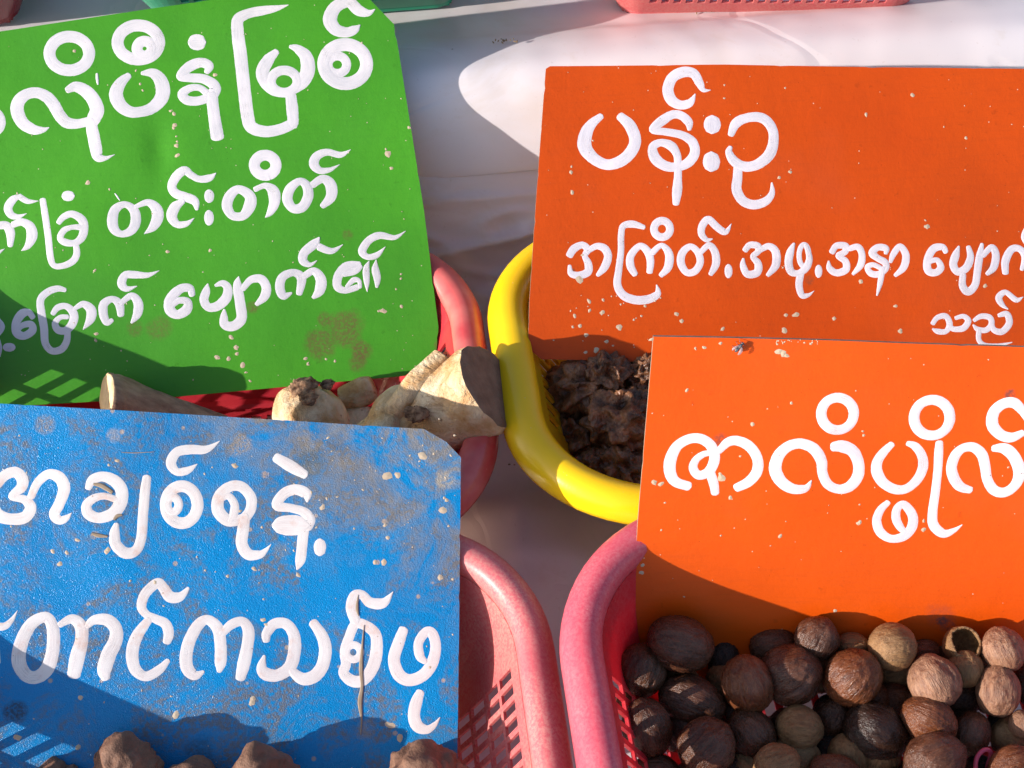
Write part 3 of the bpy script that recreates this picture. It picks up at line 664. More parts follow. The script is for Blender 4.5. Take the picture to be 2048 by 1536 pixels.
# --- lower orange board
o2 = Board('painted_sign', 'brighter orange painted board with one row of big white Burmese lettering, standing among the nutmegs', (1400, 1352), .045, 60, 0,
           [(1293, 672), (1700, 682), (2048, 695), (2230, 702), (2230, 1380), (1250, 1352), (1266, 1160), (1277, 1005), (1284, 850)], 31, .0007)
sts = []
for px, py, r, a in ((1440, 880, 14, .6), (1883, 1240, 12, .9), (1895, 1250, 18, .5), (2020, 790, 12, .8), (1880, 1230, 30, .25)):
    c = o2.loc(px, py); sts.append((c[0], c[1], r/4600, (.12, .05, .05), a))
o2.panel(paint('bright_orange_paint', (.66, .080, .002), .42, sts, c2=(.63, .073, .002)), edge_m)
LP = letter_mat('white_brush_paint_warm', (.76, .70, .73), (.58, .47, .55))
o2.strokes(ST(P1,
 (110, [(355, 990, 105), (240, 950, 112), (190, 870, 122), (190, 750, 126), (250, 622, 112), (360, 553, 110), (470, 548, 110), (558, 602, 110), (600, 690, 110), (590, 780, 112), (540, 860, 110), (452, 888, 100), (402, 820, 92), (430, 742, 80), (500, 692, 72), (565, 680, 60)]),
 (100, [(560, 865, 100), (592, 960, 100), (607, 1050, 85)]),
 (100, [(645, 660, 70), (720, 582, 100), (810, 563, 106), (920, 612, 110), (995, 720, 106), (995, 840, 112), (920, 940, 112), (810, 1000, 100)]),
 (110, [(1500, 925, 10), (1440, 1000, 88), (1320, 1003, 112), (1212, 930, 120), (1162, 820, 126), (1192, 700, 120), (1280, 612, 112), (1400, 583, 110), (1520, 632, 115), (1590, 742, 110), (1602, 860, 100), (1650, 960, 100), (1745, 1010, 102), (1850, 990, 120), (1928, 900, 122), (1940, 780, 112), (1888, 662, 120), (1790, 612, 130), (1705, 612, 105)]),
 ('ring', 1743, 310, 152, 150, 105))+
 ST(P2, ('ring', 1192, 352, 168, 168, 108),
 (110, [(815, 600, 76), (742, 670, 100), (682, 760, 112), (680, 860, 120), (740, 958, 112), (850, 1020, 110), (960, 1012, 106), (1058, 930, 112), (1110, 820, 112), (1100, 710, 100), (1040, 622, 90), (970, 592, 60)]),
 (90, [(780, 1142, 66), (712, 1210, 90), (677, 1310, 95), (712, 1418, 100), (810, 1480, 92), (930, 1458, 110), (1008, 1370, 110), (1010, 1260, 100), (930, 1162, 88), (868, 1200, 90), (858, 1290, 92), (895, 1370, 82), (940, 1420, 60)]),
 (90, [(1262, 590, 80), (1257, 700, 95), (1250, 850, 92), (1227, 1050, 95), (1200, 1250, 102), (1212, 1360, 108), (1300, 1435, 100), (1400, 1405, 60), (1478, 1352, 8)]),
 (110, [(1550, 1030, 78), (1460, 1000, 105), (1400, 920, 112), (1378, 820, 110), (1412, 710, 110), (1482, 642, 100), (1580, 632, 105), (1660, 700, 110), (1690, 810, 105), (1710, 930, 102), (1770, 1028, 110), (1870, 1050, 112), (1970, 980, 112), (2008, 860, 122), (1960, 722, 120), (1872, 642, 118), (1770, 640, 76)]),
 (110, [(2065, 385, 15), (2030, 290, 80), (1960, 217, 110), (1860, 222, 115), (1770, 300, 120), (1757, 420, 120), (1830, 510, 112), (1930, 538, 110), (2035, 495, 76)])), LP)
o2.specks([(1302, 678, 5), (1391, 697, 3.5), (1408, 695, 4), (1441, 687, 3), (1374, 780, 4), (1441, 950, 6), (1443, 955, 8), (1505, 848, 4), (1582, 805, 3), (1308, 965, 6), (1322, 968, 6), (1460, 995, 4), (1725, 862, 3), (1727, 870, 3), (1848, 1060, 5), (1848, 1043, 4), (1716, 1047, 4), (1558, 703, 7), (1567, 708, 7), (1572, 711, 6), (1719, 1045, 5), (1670, 1222, 4), (1283, 1145, 5), (1285, 1130, 4), (1560, 1072, 5)]
          +scatter(45, (1300, 690, 2048, 1200), .9, 2.4, 12)+scatter(22, (1540, 680, 1640, 690), 1, 3, 13), pale)

# --- blue board
bl = Board('painted_sign', 'weathered blue painted board with two lines of white Burmese lettering, rust brown at its corner', (880, 1035), .0895, 31, -7,
           [(-160, 798), (400, 830), (848, 858), (893, 884), (922, 915), (918, 1280), (914, 1560), (-160, 1600)], 41, .0009)
c = bl.loc(880, 880)
bm_ = paint('weathered_blue_paint', (.002, .235, .56), .3, [(bl.loc(x, y)[0], bl.loc(x, y)[1], r/4500, cc, a) for x, y, r, cc, a in
     ((90, 850, 22, (.25, .2, .15), .7), (480, 890, 26, (.3, .24, .18), .8), (620, 925, 34, (.10, .12, .13), .6), (30, 1420, 24, (.03, .03, .04), .8), (560, 1100, 18, (.2, .2, .2), .5), (890, 960, 22, (.4, .34, .26), .8), (730, 1460, 20, (.25, .2, .16), .6), (400, 1500, 30, (.03, .05, .07), .5), (230, 872, 16, (.35, .3, .26), .6), (530, 950, 8, (.45, .3, .2), .8), (190, 1070, 9, (.35, .27, .2), .9))], blue=True, c2=(.002, .185, .47))
bl.panel(bm_, edge_m)
LB = letter_mat('white_brush_paint_dirty', (.76, .71, .70), (.58, .49, .49), .7)
bl.strokes(ST(C1,
 (100, [(-25, 445, 90), (40, 372, 100), (125, 345, 100), (182, 400, 108), (175, 470, 100), (90, 545, 56), (200, 570, 80), (250, 640, 108), (195, 718, 112), (70, 728, 105), (-20, 690, 110), (-40, 600, 50)]),
 (90, [(255, 545, 70), (310, 432, 82), (400, 362, 90), (490, 392, 108), (528, 480, 112), (490, 600, 100), (445, 690, 100), (490, 740, 80), (550, 718, 55), (588, 678, 5)]),
 (100, [(728, 475, 60), (762, 410, 90), (850, 382, 90), (948, 422, 110), (1000, 500, 112), (988, 600, 120), (930, 680, 110), (820, 720, 95), (732, 690, 100), (712, 620, 90), (770, 562, 75), (860, 542, 60), (950, 570, 60)]),
 (90, [(1205, 390, 75), (1190, 500, 90), (1172, 700, 90), (1158, 880, 90), (1115, 985, 92), (1030, 1008, 100), (952, 940, 100), (940, 850, 92), (955, 775, 50)]),
 ('ring', 1488, 612, 130, 152, 105), ('ring', 1415, 612, 50, 60, 76),
 (90, [(1802, 88, 4), (1690, 158, 72), (1560, 160, 90), (1452, 182, 90), (1402, 270, 95), (1450, 342, 72), (1540, 330, 68), (1618, 278, 5)]))+
 ST(C2, (90, [(335, 685, 85), (220, 700, 100), (140, 620, 108), (150, 510, 100), (230, 438, 92), (320, 438, 92), (392, 520, 92), (390, 612, 92), (345, 680, 92)]),
 (60, [(170, 530, 50), (220, 510, 60), (265, 570, 70), (262, 640, 76), (235, 695, 50)]),
 (90, [(345, 670, 92), (330, 780, 100), (322, 880, 100), (370, 958, 96), (455, 962, 72), (500, 935, 45), (548, 882, 5)]),
 (90, [(590, 215, 80), (700, 280, 100), (810, 345, 72)]),
 (85, [(828, 552, 20), (820, 492, 88), (740, 460, 90), (650, 490, 90), (592, 580, 86), (700, 602, 70), (800, 632, 80), (848, 690, 90), (825, 745, 92)]),
 ('dot', 700, 735, 152, 86), (90, [(800, 760, 95), (786, 900, 92), (772, 1010, 86), (748, 1080, 12)]),
 ('dot', 925, 905, 53, 70)), LB)
bl.strokes(ST(C3,
 (70, [(-40, 480, 80), (40, 480, 72), (100, 430, 48), (152, 345, 4)]), (40, [(-22, 680, 50), (-8, 790, 36)]),
 (120, [(375, 402, 100), (265, 465, 118), (185, 620, 128), (162, 780, 132), (225, 898, 120), (320, 912, 122), (405, 840, 130), (450, 700, 122), (458, 545, 120), (432, 440, 105)], 'c'),
 (110, [(515, 465, 60), (615, 418, 90), (692, 480, 118), (698, 600, 122), (662, 740, 140), (632, 890, 125)]),
 (110, [(745, 475, 60), (810, 425, 90), (920, 428, 112), (988, 500, 120), (988, 600, 130), (930, 720, 140), (892, 850, 132), (902, 920, 84)]),
 (90, [(1605, 155, 30), (1535, 228, 92), (1450, 228, 110), (1392, 150, 98), (1342, 112, 98), (1242, 200, 98), (1208, 310, 92), (1250, 378, 76), (1330, 418, 84), (1412, 460, 98), (1440, 540, 100), (1425, 610, 80)]),
 (110, [(1265, 430, 80), (1172, 560, 112), (1130, 700, 120), (1150, 838, 112), (1240, 908, 92), (1350, 858, 90), (1432, 775, 52)]),
 (110, [(1735, 868, 30), (1660, 898, 98), (1592, 820, 120), (1602, 650, 120), (1682, 482, 110), (1770, 425, 92), (1858, 500, 112), (1882, 640, 112), (1882, 790, 110), (1872, 862, 50)]))+
 ST(C4, (90, [(-25, 540, 76), (60, 462, 90), (150, 442, 90), (200, 520, 110), (190, 650, 112), (160, 800, 122), (132, 920, 92)]),
 (110, [(352, 600, 70), (355, 540, 92), (420, 462, 100), (520, 462, 100), (588, 560, 110), (590, 700, 120), (552, 828, 120), (450, 898, 110), (350, 888, 118), (312, 830, 96), (335, 735, 30)]),
 (110, [(570, 865, 80), (660, 930, 112), (760, 908, 120), (830, 820, 120), (855, 690, 120), (830, 570, 110), (752, 452, 85)]),
 (90, [(1435, 185, 6), (1352, 280, 90), (1240, 278, 96), (1172, 215, 84), (1108, 225, 106), (1080, 320, 108), (1112, 430, 98)]),
 (100, [(1115, 460, 95), (1210, 480, 98), (1288, 562, 108), (1290, 720, 120), (1250, 850, 120), (1170, 945, 112), (1080, 945, 112), (1012, 880, 100), (1032, 800, 98), (1022, 690, 96), (1062, 565, 96)], 'c'),
 ('ring', 1095, 702, 60, 62, 72),
 (100, [(1522, 510, 90), (1482, 620, 110), (1442, 760, 112), (1480, 888, 120), (1570, 940, 112), (1690, 898, 112), (1770, 790, 112), (1798, 650, 100), (1768, 542, 98), (1712, 532, 90), (1652, 620, 88), (1662, 730, 88), (1705, 780, 56)]),
 (100, [(1665, 1045, 80), (1632, 1130, 110), (1612, 1240, 112), (1642, 1330, 112), (1722, 1360, 80), (1790, 1318, 48), (1835, 1255, 5)])), LB)
bl.strokes(ST((0, 0, 1), (2, [(728, 1250, 1), (725, 1285, 4), (722, 1335, 9), (724, 1372, 7), (720, 1405, 10), (723, 1440, 4), (721, 1470, 1.5)]), (2, [(716, 1190, 1), (714, 1215, 7), (717, 1232, 2)]), (7, [(184, 1067, 5), (198, 1071, 9), (216, 1073, 4)]),
  (9, [(188, 968, 5), (205, 972, 10), (226, 985, 8)]), (8, [(228, 1040, 5), (235, 1032, 9), (245, 1030, 4)]), (2, [(244, 905, 1), (270, 906, 2), (308, 904, 1)])), scr, 'scratches', lift=.00027, dome=.00001, kind='stuff')
bl.specks([(216, 1100, 6), (213, 1104, 5), (470, 932, 7), (120, 1128, 5), (105, 1103, 5), (133, 1105, 4), (155, 1080, 5), (310, 1165, 5), (236, 922, 5), (770, 1050, 4), (795, 950, 6), (775, 952, 9), (845, 912, 9), (480, 1022, 4), (508, 1138, 6), (596, 1150, 6), (750, 1125, 5), (767, 1124, 6), (880, 1155, 6), (885, 1020, 8), (893, 1000, 4), (645, 1015, 6), (775, 1075, 5), (860, 1335, 5), (800, 1475, 8), (780, 1450, 9), (503, 1405, 7), (506, 1398, 6), (526, 1240, 6), (533, 1250, 5), (35, 1475, 7), (155, 1495, 6), (350, 1430, 8), (160, 1395, 5)]
          +scatter(90, (0, 830, 910, 1500), 1.0, 3.2, 15)+scatter(45, (620, 860, 915, 1060), 1, 4, 16), pale)

# ------------------------------------------------------------------ roots and lumps
def lump(name, rx, ry, rz, seed, f1=.35, f2=.12, sub=4, ridged=False, pit=0):
    bm = bmesh.new(); bmesh.ops.create_icosphere(bm, subdivisions=sub, radius=1)
    for v in bm.verts:
        p = v.co.normalized(); d = 1+f1*nz(p, 1.1, seed)+f2*nz(p, 2.7, seed+2)
        if ridged:
            d += .30*(.5-abs(nz(p, 2.0, seed+4))*2)+.13*(.5-abs(nz(p, 4.6, seed+5))*2)+.03*nz(p, 12, seed)
        v.co = Vector((p.x*rx*d, p.y*ry*d, p.z*rz*d))
    me = bpy.data.meshes.new(name); bm.to_mesh(me); bm.free(); return me
def tube(name, pts, seed, sides=36, disp=.08, sub=5, cap0=True, cap1=True):
    """pts: (Vector centre, radius, squash). Lofted root; returns mesh and end ring indexes"""
    P = smoothpts([(p.x, p.y, p.z, r, s_) for p, r, s_ in pts], step=sub)
    vs = []; fs = []; N = len(P); up = Vector((0, 0, 1))
    for i, q in enumerate(P):
        c = Vector(q[:3]); a = Vector(P[max(0, i-1)][:3]); b = Vector(P[min(N-1, i+1)][:3]); t = (b-a).normalized()
        x = t.cross(up).normalized(); y = x.cross(t)
        for k in range(sides):
            an = 2*math.pi*k/sides; d = x*math.cos(an)+y*math.sin(an)*q[4]
            rr = q[3]*(1+.05*(.4-abs(nz((math.cos(an)*2.2, math.sin(an)*2.2, i*.06), 1, seed+9))*2)+.02*nz((math.cos(an)*6, math.sin(an)*6, i*.12), 1, seed+11)+disp*2*nz(c+d*q[3], 55, seed)+disp*.8*nz(c+d*q[3], 160, seed+1))
            vs.append(c+d*rr)
    for i in range(N-1):
        for k in range(sides):
            k2 = (k+1) % sides; fs.append((i*sides+k, i*sides+k2, (i+1)*sides+k2, (i+1)*sides+k))
    if cap0: vs.append(Vector(P[0][:3])); c = len(vs)-1; fs += [(c, (k+1) % sides, k) for k in range(sides)]
    m = mesh(name, vs, fs)
    endring = [vs[(N-1)*sides+k] for k in range(sides)]
    return m, endring, (Vector(P[-1][:3])-Vector(P[-2][:3])).normalized()
def capmesh(name, ring, nrm, seed, bulge=.0004, inset=.0):
    c = sum(ring, Vector())/len(ring); vs = []; fs = []; n = len(ring)
    for j, s_ in enumerate((1.0, .96, .7, .4, .15)):
        for p in ring:
            q = c+(p-c)*s_; q = q+nrm*((.0006 if j else 0)+bulge*nz(q, 240, seed)*(1 if j else 0)); vs.append(q)
    vs.append(c+nrm*.0006)
    for j in range(4):
        for k in range(n): fs.append((j*n+k, j*n+(k+1) % n, (j+1)*n+(k+1) % n, (j+1)*n+k))
    fs += [(4*n+k, 4*n+(k+1) % n, 5*n) for k in range(n)]
    return mesh(name, vs, fs)
def rootlog(label, path, seed, capmat, disp=.08, knots=(), squash=1, barkmat=None, group='cut roots in the red basket'):
    o0 = path[0][0] if isinstance(path[0][0], Vector) else None
    t, ring, nrm = tube('root_body', [(p, r, s_) for p, r, s_ in path], seed, disp=disp)
    base = empty('cut_root', path[0][0]); tag(base, label, 'root', group)
    b = link('body', t, barkmat or MAT['root'], base); b.matrix_parent_inverse = Matrix.Translation(-path[0][0])
    c = link('cut_face', capmesh('cut_face', ring, nrm, seed), capmat, base); c.matrix_parent_inverse = Matrix.Translation(-path[0][0])
    for (p, r) in knots:
        k = link('knot', lump('knot', r, r*.8, r*.45, seed+3, .4, .3, 4, True), MAT['knot'], base)
        k.matrix_parent_inverse = Matrix.Translation(-path[0][0]); k.location = p
    return base
def PZ(px, py, z): return at_z(px, py, z)
# big cut root, lying over the rim with its grey sawn end to the right
rootlog('thick cream root lying across the rim, dark sawn end towards the yellow basket',
  [(PZ(735, 905, .052), .0140, 1), (PZ(800, 868, .060), .0155, 1), (PZ(862, 834, .068), .0180, 1), (PZ(915, 805, .075), .0203, 1), (PZ(957, 784, .081), .0217, 1), (PZ(981, 772, .085), .0213, 1)], 3, MAT['cut'], .06,
  knots=[(PZ(832, 828, .084), .0048)])
rootlog('slim split root beside the thick cream root, pointing up at the board corner',
  [(PZ(775, 845, .072), .006, 1), (PZ(820, 782, .084), .0060, .8), (PZ(856, 742, .088), .0056, .7), (PZ(884, 712, .090), .0046, .6)], 8, MAT['bark'], .12)
rootlog('rounded pale root piece leaning against the left flank of the thick cream root',
  [(PZ(765, 880, .068), .010, 1), (PZ(785, 830, .071), .0095, .9), (PZ(800, 795, .073), .0075, .8), (PZ(809, 778, .074), .0042, .8), (PZ(811, 772, .0742), .0015, .8)], 12, MAT['root'], .10)
rootlog('stubby knobbly cream root with a crumbly brown top under the green board',
  [(PZ(640, 900, .040), .0172, 1), (PZ(625, 855, .048), .0172, 1), (PZ(613, 815, .054), .0164, 1), (PZ(607, 788, .058), .0138, 1), (PZ(606, 774, .060), .0088, 1), (PZ(606, 768, .061), .003, 1)], 15, MAT['knot'], .10,
  knots=[(PZ(608, 774, .0685), .0064), (PZ(618, 796, .0700), .0040), (PZ(655, 768, .065), .0032)])
rootlog('brown barked root with a pale cut end, leftmost, against the green board',
  [(PZ(450, 850, .030), .0050, 1), (PZ(370, 830, .038), .0068, 1), (PZ(300, 812, .046), .0086, 1), (PZ(245, 797, .053), .0108, 1), (PZ(222, 792, .0565), .0120, 1), (PZ(214, 791, .0575), .0116, 1)], 18, MAT['palecut'], .07, barkmat=MAT['bark'])
rootlog('small pale root in the shade under the green board',
  [(PZ(690, 800, .040), .007, 1), (PZ(720, 785, .044), .008, 1), (PZ(745, 775, .046), .006, 1)], 22, MAT['root'], .1)
for i, (px, py, z, r) in enumerate(((700, 870, .03, .014), (860, 900, .05, .013))):
    rootlog(['pale root deep in the shade right of the knobbly one', 'pale root tucked under the thick cream root'][i],
      [(PZ(px-60, py+20, z), r*.7, 1), (PZ(px, py, z), r, 1), (PZ(px+60, py+10, z), r*.8, 1)], 33+i, MAT['palecut'], .1)

# dark lumps in the yellow basket
spec = [(1170, 772, .052, .0200, .0155, .0130, 'wide crinkled dark lump at the far left of the yellow basket'),
 (1212, 752, .058, .0110, .0120, .0110, 'small peaked dark lump touching the foot of the orange board'),
 (1245, 838, .050, .0175, .0190, .0160, 'big rounded dark lump at the middle right of the yellow basket'),
 (1153, 882, .034, .0135, .0150, .0125, 'fuzzy nearly black lump by the left wall of the yellow basket'),
 (1250, 940, .042, .0150, .0120, .0120, 'rusty brown lump near the front rim of the yellow basket'),
 (1192, 938, .040, .0125, .0090, .0100, 'low rough lump against the front left corner of the yellow basket'),
 (1288, 748, .058, .0100, .0090, .0090, 'lump with a pale torn edge beneath the orange board'),
 (1228, 962, .040, .0110, .0080, .0080, 'flat brown lump just behind the front rim'),
 (1290, 975, .040, .0120, .0080, .0080, 'brown lump touching the red basket rim'),
 (1305, 850, .046, .016, .016, .014, 'dark lump half hidden by the left edge of the lower orange board'),
 (1110, 830, .030, .009, .009, .008, 'small dark lump against the slotted left wall'),
 (1210, 900, .018, .018, .018, .012, 'dark lump at the bottom of the yellow basket'),
 (1290, 780, .030, .018, .014, .012, 'dark lump at the back bottom of the yellow basket')]
for i, (px, py, z, a, b, c_, lab) in enumerate(spec):
    o = link('resin_lump', lump('resin_lump', a*.92, b*.92, c_*.95, 50+i*3, .3, .25, 5, True), MAT['resin'])
    o.location = PZ(px, py, z+.010); o.rotation_euler = (rnd.uniform(-.3, .3), rnd.uniform(-.3, .3), rnd.uniform(-.5, .5)); tag(o, lab, 'resin lump', 'dark lumps in the yellow basket')

# brown chunks at the foot of the blue board
def shard(name, r, seed, peak, mat):
    bm = bmesh.new(); bmesh.ops.create_icosphere(bm, subdivisions=5, radius=1)
    for v in bm.verts:
        p = v.co.normalized(); d = 1+.25*nz(p, 1.3, seed)+.2*(.4-abs(nz(p, 2.2, seed+1))*1.8)+.05*nz(p, 7, seed)+.02*nz(p, 20, seed)
        k = max(0, p.dot(peak.normalized())); d += .45*k**7
        v.co = p*d*r
    me = bpy.data.meshes.new(name); bm.to_mesh(me); bm.free(); return link(name, me, mat)
for px, py, z, r, pk, lab in ((252, 1530, .062, .0150, (0, .5, 1), 'brown pointed root chunk, tallest at the foot of the blue board'),
    (518, 1560, .060, .0150, (-.1, .6, 1), 'brown root chunk with a small tip, below the middle of the blue board'),
    (840, 1550, .062, .0165, (.1, .4, 1), 'broad brown root chunk at the lower right corner of the blue board'),
    (905, 1560, .064, .0105, (-.3, .5, 1), 'reddish brown root chunk by the pink basket wall'),
    (100, 1556, .056, .0095, (0, 1, .6), 'low brown root chunk at the lower left'),
    (138, 1552, .056, .0060, (0, 1, .6), 'tiny brown root chunk beside the low one'),
    (678, 1560, .058, .0060, (0, 1, .8), 'small tan root chip between two larger chunks'),
    (380, 1590, .055, .0150, (0, 1, 1), 'brown root chunk at the bottom edge between the pointed ones')):
    o = shard('root_chunk', r, int(px), Vector(pk), MAT['chunk']); o.location = PZ(px, py+22, z-.012); o.scale = (1, 1, .72); tag(o, lab, 'root chunk', 'brown root chunks in the pink basket')

# ------------------------------------------------------------------ nutmegs
def nutmesh(seed, sub=5):
    bm = bmesh.new(); bmesh.ops.create_icosphere(bm, subdivisions=sub, radius=1)
    r0 = random.Random(seed); gr = [r0.uniform(0, 6.28) for _ in range(3)]
    for v in bm.verts:
        p = v.co.normalized(); lat = math.atan2(p.y, p.x)
        q = Vector((p.x*2.6, p.y*2.6, p.z*.7))
        d = 1+.06*nz(p, 1.2, seed)+.035*nz(q, 1.7, seed+2)+.030*(.4-abs(nz(q, 4.0, seed+3))*2)+.012*nz(q, 9, seed+5)
        for g_ in gr[:2]:
            dl = (lat-g_+.25*nz(p, 2, seed)+math.pi) % (2*math.pi)-math.pi
            d -= .045*math.exp(-(dl/.10)**2)*(1-abs(p.z)**3)*(1 if r0 else 1)
        d += .05*max(0, p.z)**10-.04*max(0, -p.z)**14
        v.co = p*d; v.co.z *= 1.0
    me = bpy.data.meshes.new('nutmeg'); bm.to_mesh(me); bm.free()
    me.polygons.foreach_set('use_smooth', [True]*len(me.polygons)); return me
NM = {}
def nut(px, py, wpx, hpx, z, mat, ang=0, seed=0, label='', lean=0):
    p = PZ(px, py, z+.009); d = depth(p); a = wpx/2*d/F*1.05; b = hpx/2*d/F*1.05
    key = (seed % 7, mat)
    if key not in NM:
        me = nutmesh(seed % 7+3); me.materials.append(NUT[mat]); NM[key] = me
    o = bpy.data.objects.new('nutmeg', NM[key]); col.objects.link(o)
    long_, short = max(a, b), min(a, b)
    # long axis (local z) lies in the picture's plane at the given angle, then turned a bit
    th = R(ang) if a >= b else R(90+ang)
    ax = (Vector((1, 0, 0))*math.cos(th)+UP*math.sin(th)).normalized()
    ax = (ax + FW*math.sin(R(lean))*-1).normalized()
    q = ax.to_track_quat('Z', 'Y') @ Quaternion((0, 0, 1), rnd.uniform(0, 6.28))
    o.matrix_world = Matrix.Translation(p) @ q.to_matrix().to_4x4() @ Matrix.Diagonal((short, short, long_, 1))
    tag(o, label, 'nutmeg', 'nutmegs in the rose red basket'); return o
NUTS = [
 (1358, 1288, 130, 107, .062, 'purple', -12, 'large nutmeg striped with sun at the left foot of the orange board'),
 (1281, 1341, 100, 100, .055, 'brown', 70, 'dark round nutmeg flecked with light, against the left basket wall'),
 (1382, 1399, 130, 92, .050, 'purple', -20, 'oval nutmeg below the large striped one'),
 (1495, 1370, 98, 113, .056, 'red', 15, 'upright reddish nutmeg with a bright patch on its left side'),
 (1294, 1456, 95, 120, .052, 'purple', 18, 'tall nutmeg with square light flecks beside the left basket wall'),
 (1412, 1493, 112, 110, .054, 'purple', 40, 'round nutmeg with striped light near the bottom edge'),
 (1502, 1470, 92, 100, .047, 'brown', 30, 'brown nutmeg with a thin lit cap between two round ones'),
 (1580, 1350, 120, 118, .054, 'purple', 30, 'big shaded nutmeg with one bright end, centre left'),
 (1545, 1290, 92, 66, .050, 'brown', 10, 'shaded nutmeg behind the big one at the foot of the board'),
 (1448, 1322, 62, 84, .042, 'dark', 0, 'small dark nutmeg behind the upright reddish one'),
 (1597, 1457, 90, 90, .048, 'tan', 0, 'tan nutmeg in shade, centre of the pile'),
 (1553, 1530, 92, 80, .052, 'tan', 20, 'sunlit tan nutmeg at the bottom edge'),
 (1310, 1545, 95, 70, .042, 'brown', 0, 'brown nutmeg in the lower left of the pile'),
 (1262, 1410, 60, 60, .040, 'red', 0, 'small reddish nutmeg wedged by the left wall'),
 (1354, 1465, 60, 80, .032, 'dark', 0, 'dark nutmeg deep between the striped ones'),
 (1633, 1278, 85, 84, .060, 'purple', 60, 'glossy purplish nutmeg against the orange board'),
 (1705, 1293, 64, 54, .054, 'tan', 0, 'small tan nutmeg in shade against the board'),
 (1704, 1356, 116, 108, .056, 'red', 50, 'broad red brown nutmeg with streaked skin in the middle'),
 (1785, 1293, 90, 90, .062, 'tan', 0, 'half sunlit tan nutmeg against the board'),
 (1852, 1304, 56, 50, .050, 'red', 0, 'small red nutmeg in shade behind the half lit one'),
 (2006, 1300, 84, 86, .062, 'grey', 20, 'sunlit pinkish round nutmeg, far right against the board'),
 (1869, 1365, 100, 106, .058, 'grey', 25, 'wrinkled pinkish nutmeg with a shaded right side'),
 (1931, 1338, 68, 70, .057, 'tan', 0, 'small tan nutmeg right below the broken shell'),
 (1996, 1382, 82, 100, .056, 'grey', -8, 'egg shaped sunlit nutmeg below the far right round one'),
 (1785, 1396, 70, 58, .042, 'brown', 0, 'small brown nutmeg between the red brown and the glossy ones'),
 (1655, 1432, 60, 78, .040, 'dark', 0, 'narrow dark nutmeg right of the shaded tan one'),
 (1748, 1463, 122, 112, .048, 'dark', -30, 'largest nearly black nutmeg, low in the centre'),
 (1855, 1439, 106, 90, .054, 'red', -25, 'glossy brown nutmeg with a bright ridge'),
 (1942, 1468, 72, 84, .048, 'brown', -20, 'brown nutmeg with a pale spot'),
 (1927, 1427, 46, 42, .040, 'brown', 0, 'tiny brown nutmeg behind the one with a pale spot'),
 (2000, 1447, 50, 46, .042, 'dark', 0, 'tiny dark nutmeg at the right'),
 (2044, 1450, 50, 54, .052, 'grey', 0, 'sunlit nutmeg cut off by the right edge'),
 (2010, 1486, 54, 46, .042, 'red', 0, 'small reddish nutmeg near the pink loop'),
 (1869, 1520, 122, 104, .056, 'purple', 20, 'large pale purplish nutmeg at the bottom edge'),
 (2025, 1528, 92, 70, .054, 'red', 15, 'reddish nutmeg in the lower right corner'),
 (1663, 1493, 68, 48, .038, 'dark', 0, 'small dark nutmeg with a lit dot'),
 (1668, 1540, 96, 60, .048, 'red', 0, 'dark red nutmeg at the bottom edge, centre'),
 (1608, 1515, 54, 62, .036, 'brown', 0, 'brown nutmeg deep at the bottom edge'),
 (1480, 1545, 80, 70, .040, 'dark', 0, 'dark nutmeg low at the bottom edge'),
 (1385, 1560, 80, 70, .040, 'brown', 0, 'brown nutmeg under the round striped one'),
 (1432, 1430, 56, 60, .030, 'dark', 0, 'dark nutmeg deep in a gap'),
 (2060, 1370, 60, 80, .048, 'brown', 0, 'brown nutmeg beyond the right edge'),
 (1960, 1535, 60, 50, .034, 'dark', 0, 'dark nutmeg beneath the pink loop'),
 (1780, 1545, 70, 60, .036, 'brown', 0, 'brown nutmeg low at the bottom, left of the large purplish one'),
]
for i, (px, py, a, b, z, mt, an, lab) in enumerate(NUTS):
    nut(px, py, a, b, z, mt, an, i, lab, lean=rnd.uniform(-25, 25))
# lower layers of the heap
k = 0
for zz, dd in ((.050, .004),):
    for i in range(11):
        for j in range(6):
            u = .056+i*.0185+dd*.5+rnd.uniform(-.004, .004); w_ = -.120-j*.0185-dd*.4+rnd.uniform(-.004, .004)
            if u > .235: continue
            me = list(NM.values())[(k*5+3) % len(NM)]
            o = bpy.data.objects.new('nutmeg', me); col.objects.link(o)
            r = rnd.uniform(.0088, .0108)
            q = Quaternion((rnd.uniform(-1, 1), rnd.uniform(-1, 1), rnd.uniform(-1, 1), rnd.uniform(-1, 1))).normalized()
            o.matrix_world = Matrix.Translation(tab(u, w_, zz)) @ q.to_matrix().to_4x4() @ Matrix.Diagonal((r*.85, r*.85, r, 1))
            tag(o, 'nutmeg lying below the top of the heap, seen only through gaps', 'nutmeg', 'nutmegs below the top of the heap'); k += 1
# broken shell
def shell():
    bm = bmesh.new(); bmesh.ops.create_icosphere(bm, subdivisions=5, radius=1)
    dele = [v for v in bm.verts if v.co.normalized().z > .62+.12*nz(v.co, 2.5, 4)]
    bmesh.ops.delete(bm, geom=dele, context='VERTS')
    for v in bm.verts:
        p = v.co.normalized(); v.co = p*(1+.06*nz(p, 1.5, 3)+.02*nz(p, 6, 5))
    me = bpy.data.meshes.new('shell'); bm.to_mesh(me); bm.free()
    o = link('nutmeg_shell', me, NUT['tan']); solid(o, .12, -1); return o
o = shell(); p = PZ(1924, 1290, .069); ax = Vector((.05, -.25, 1)).normalized()
o.matrix_world = Matrix.Translation(p) @ ax.to_track_quat('Z', 'Y').to_matrix().to_4x4() @ Matrix.Diagonal((.0078, .0078, .0088, 1))
tag(o, 'broken hollow nutmeg shell with an open jagged top, against the board', 'nutshell')
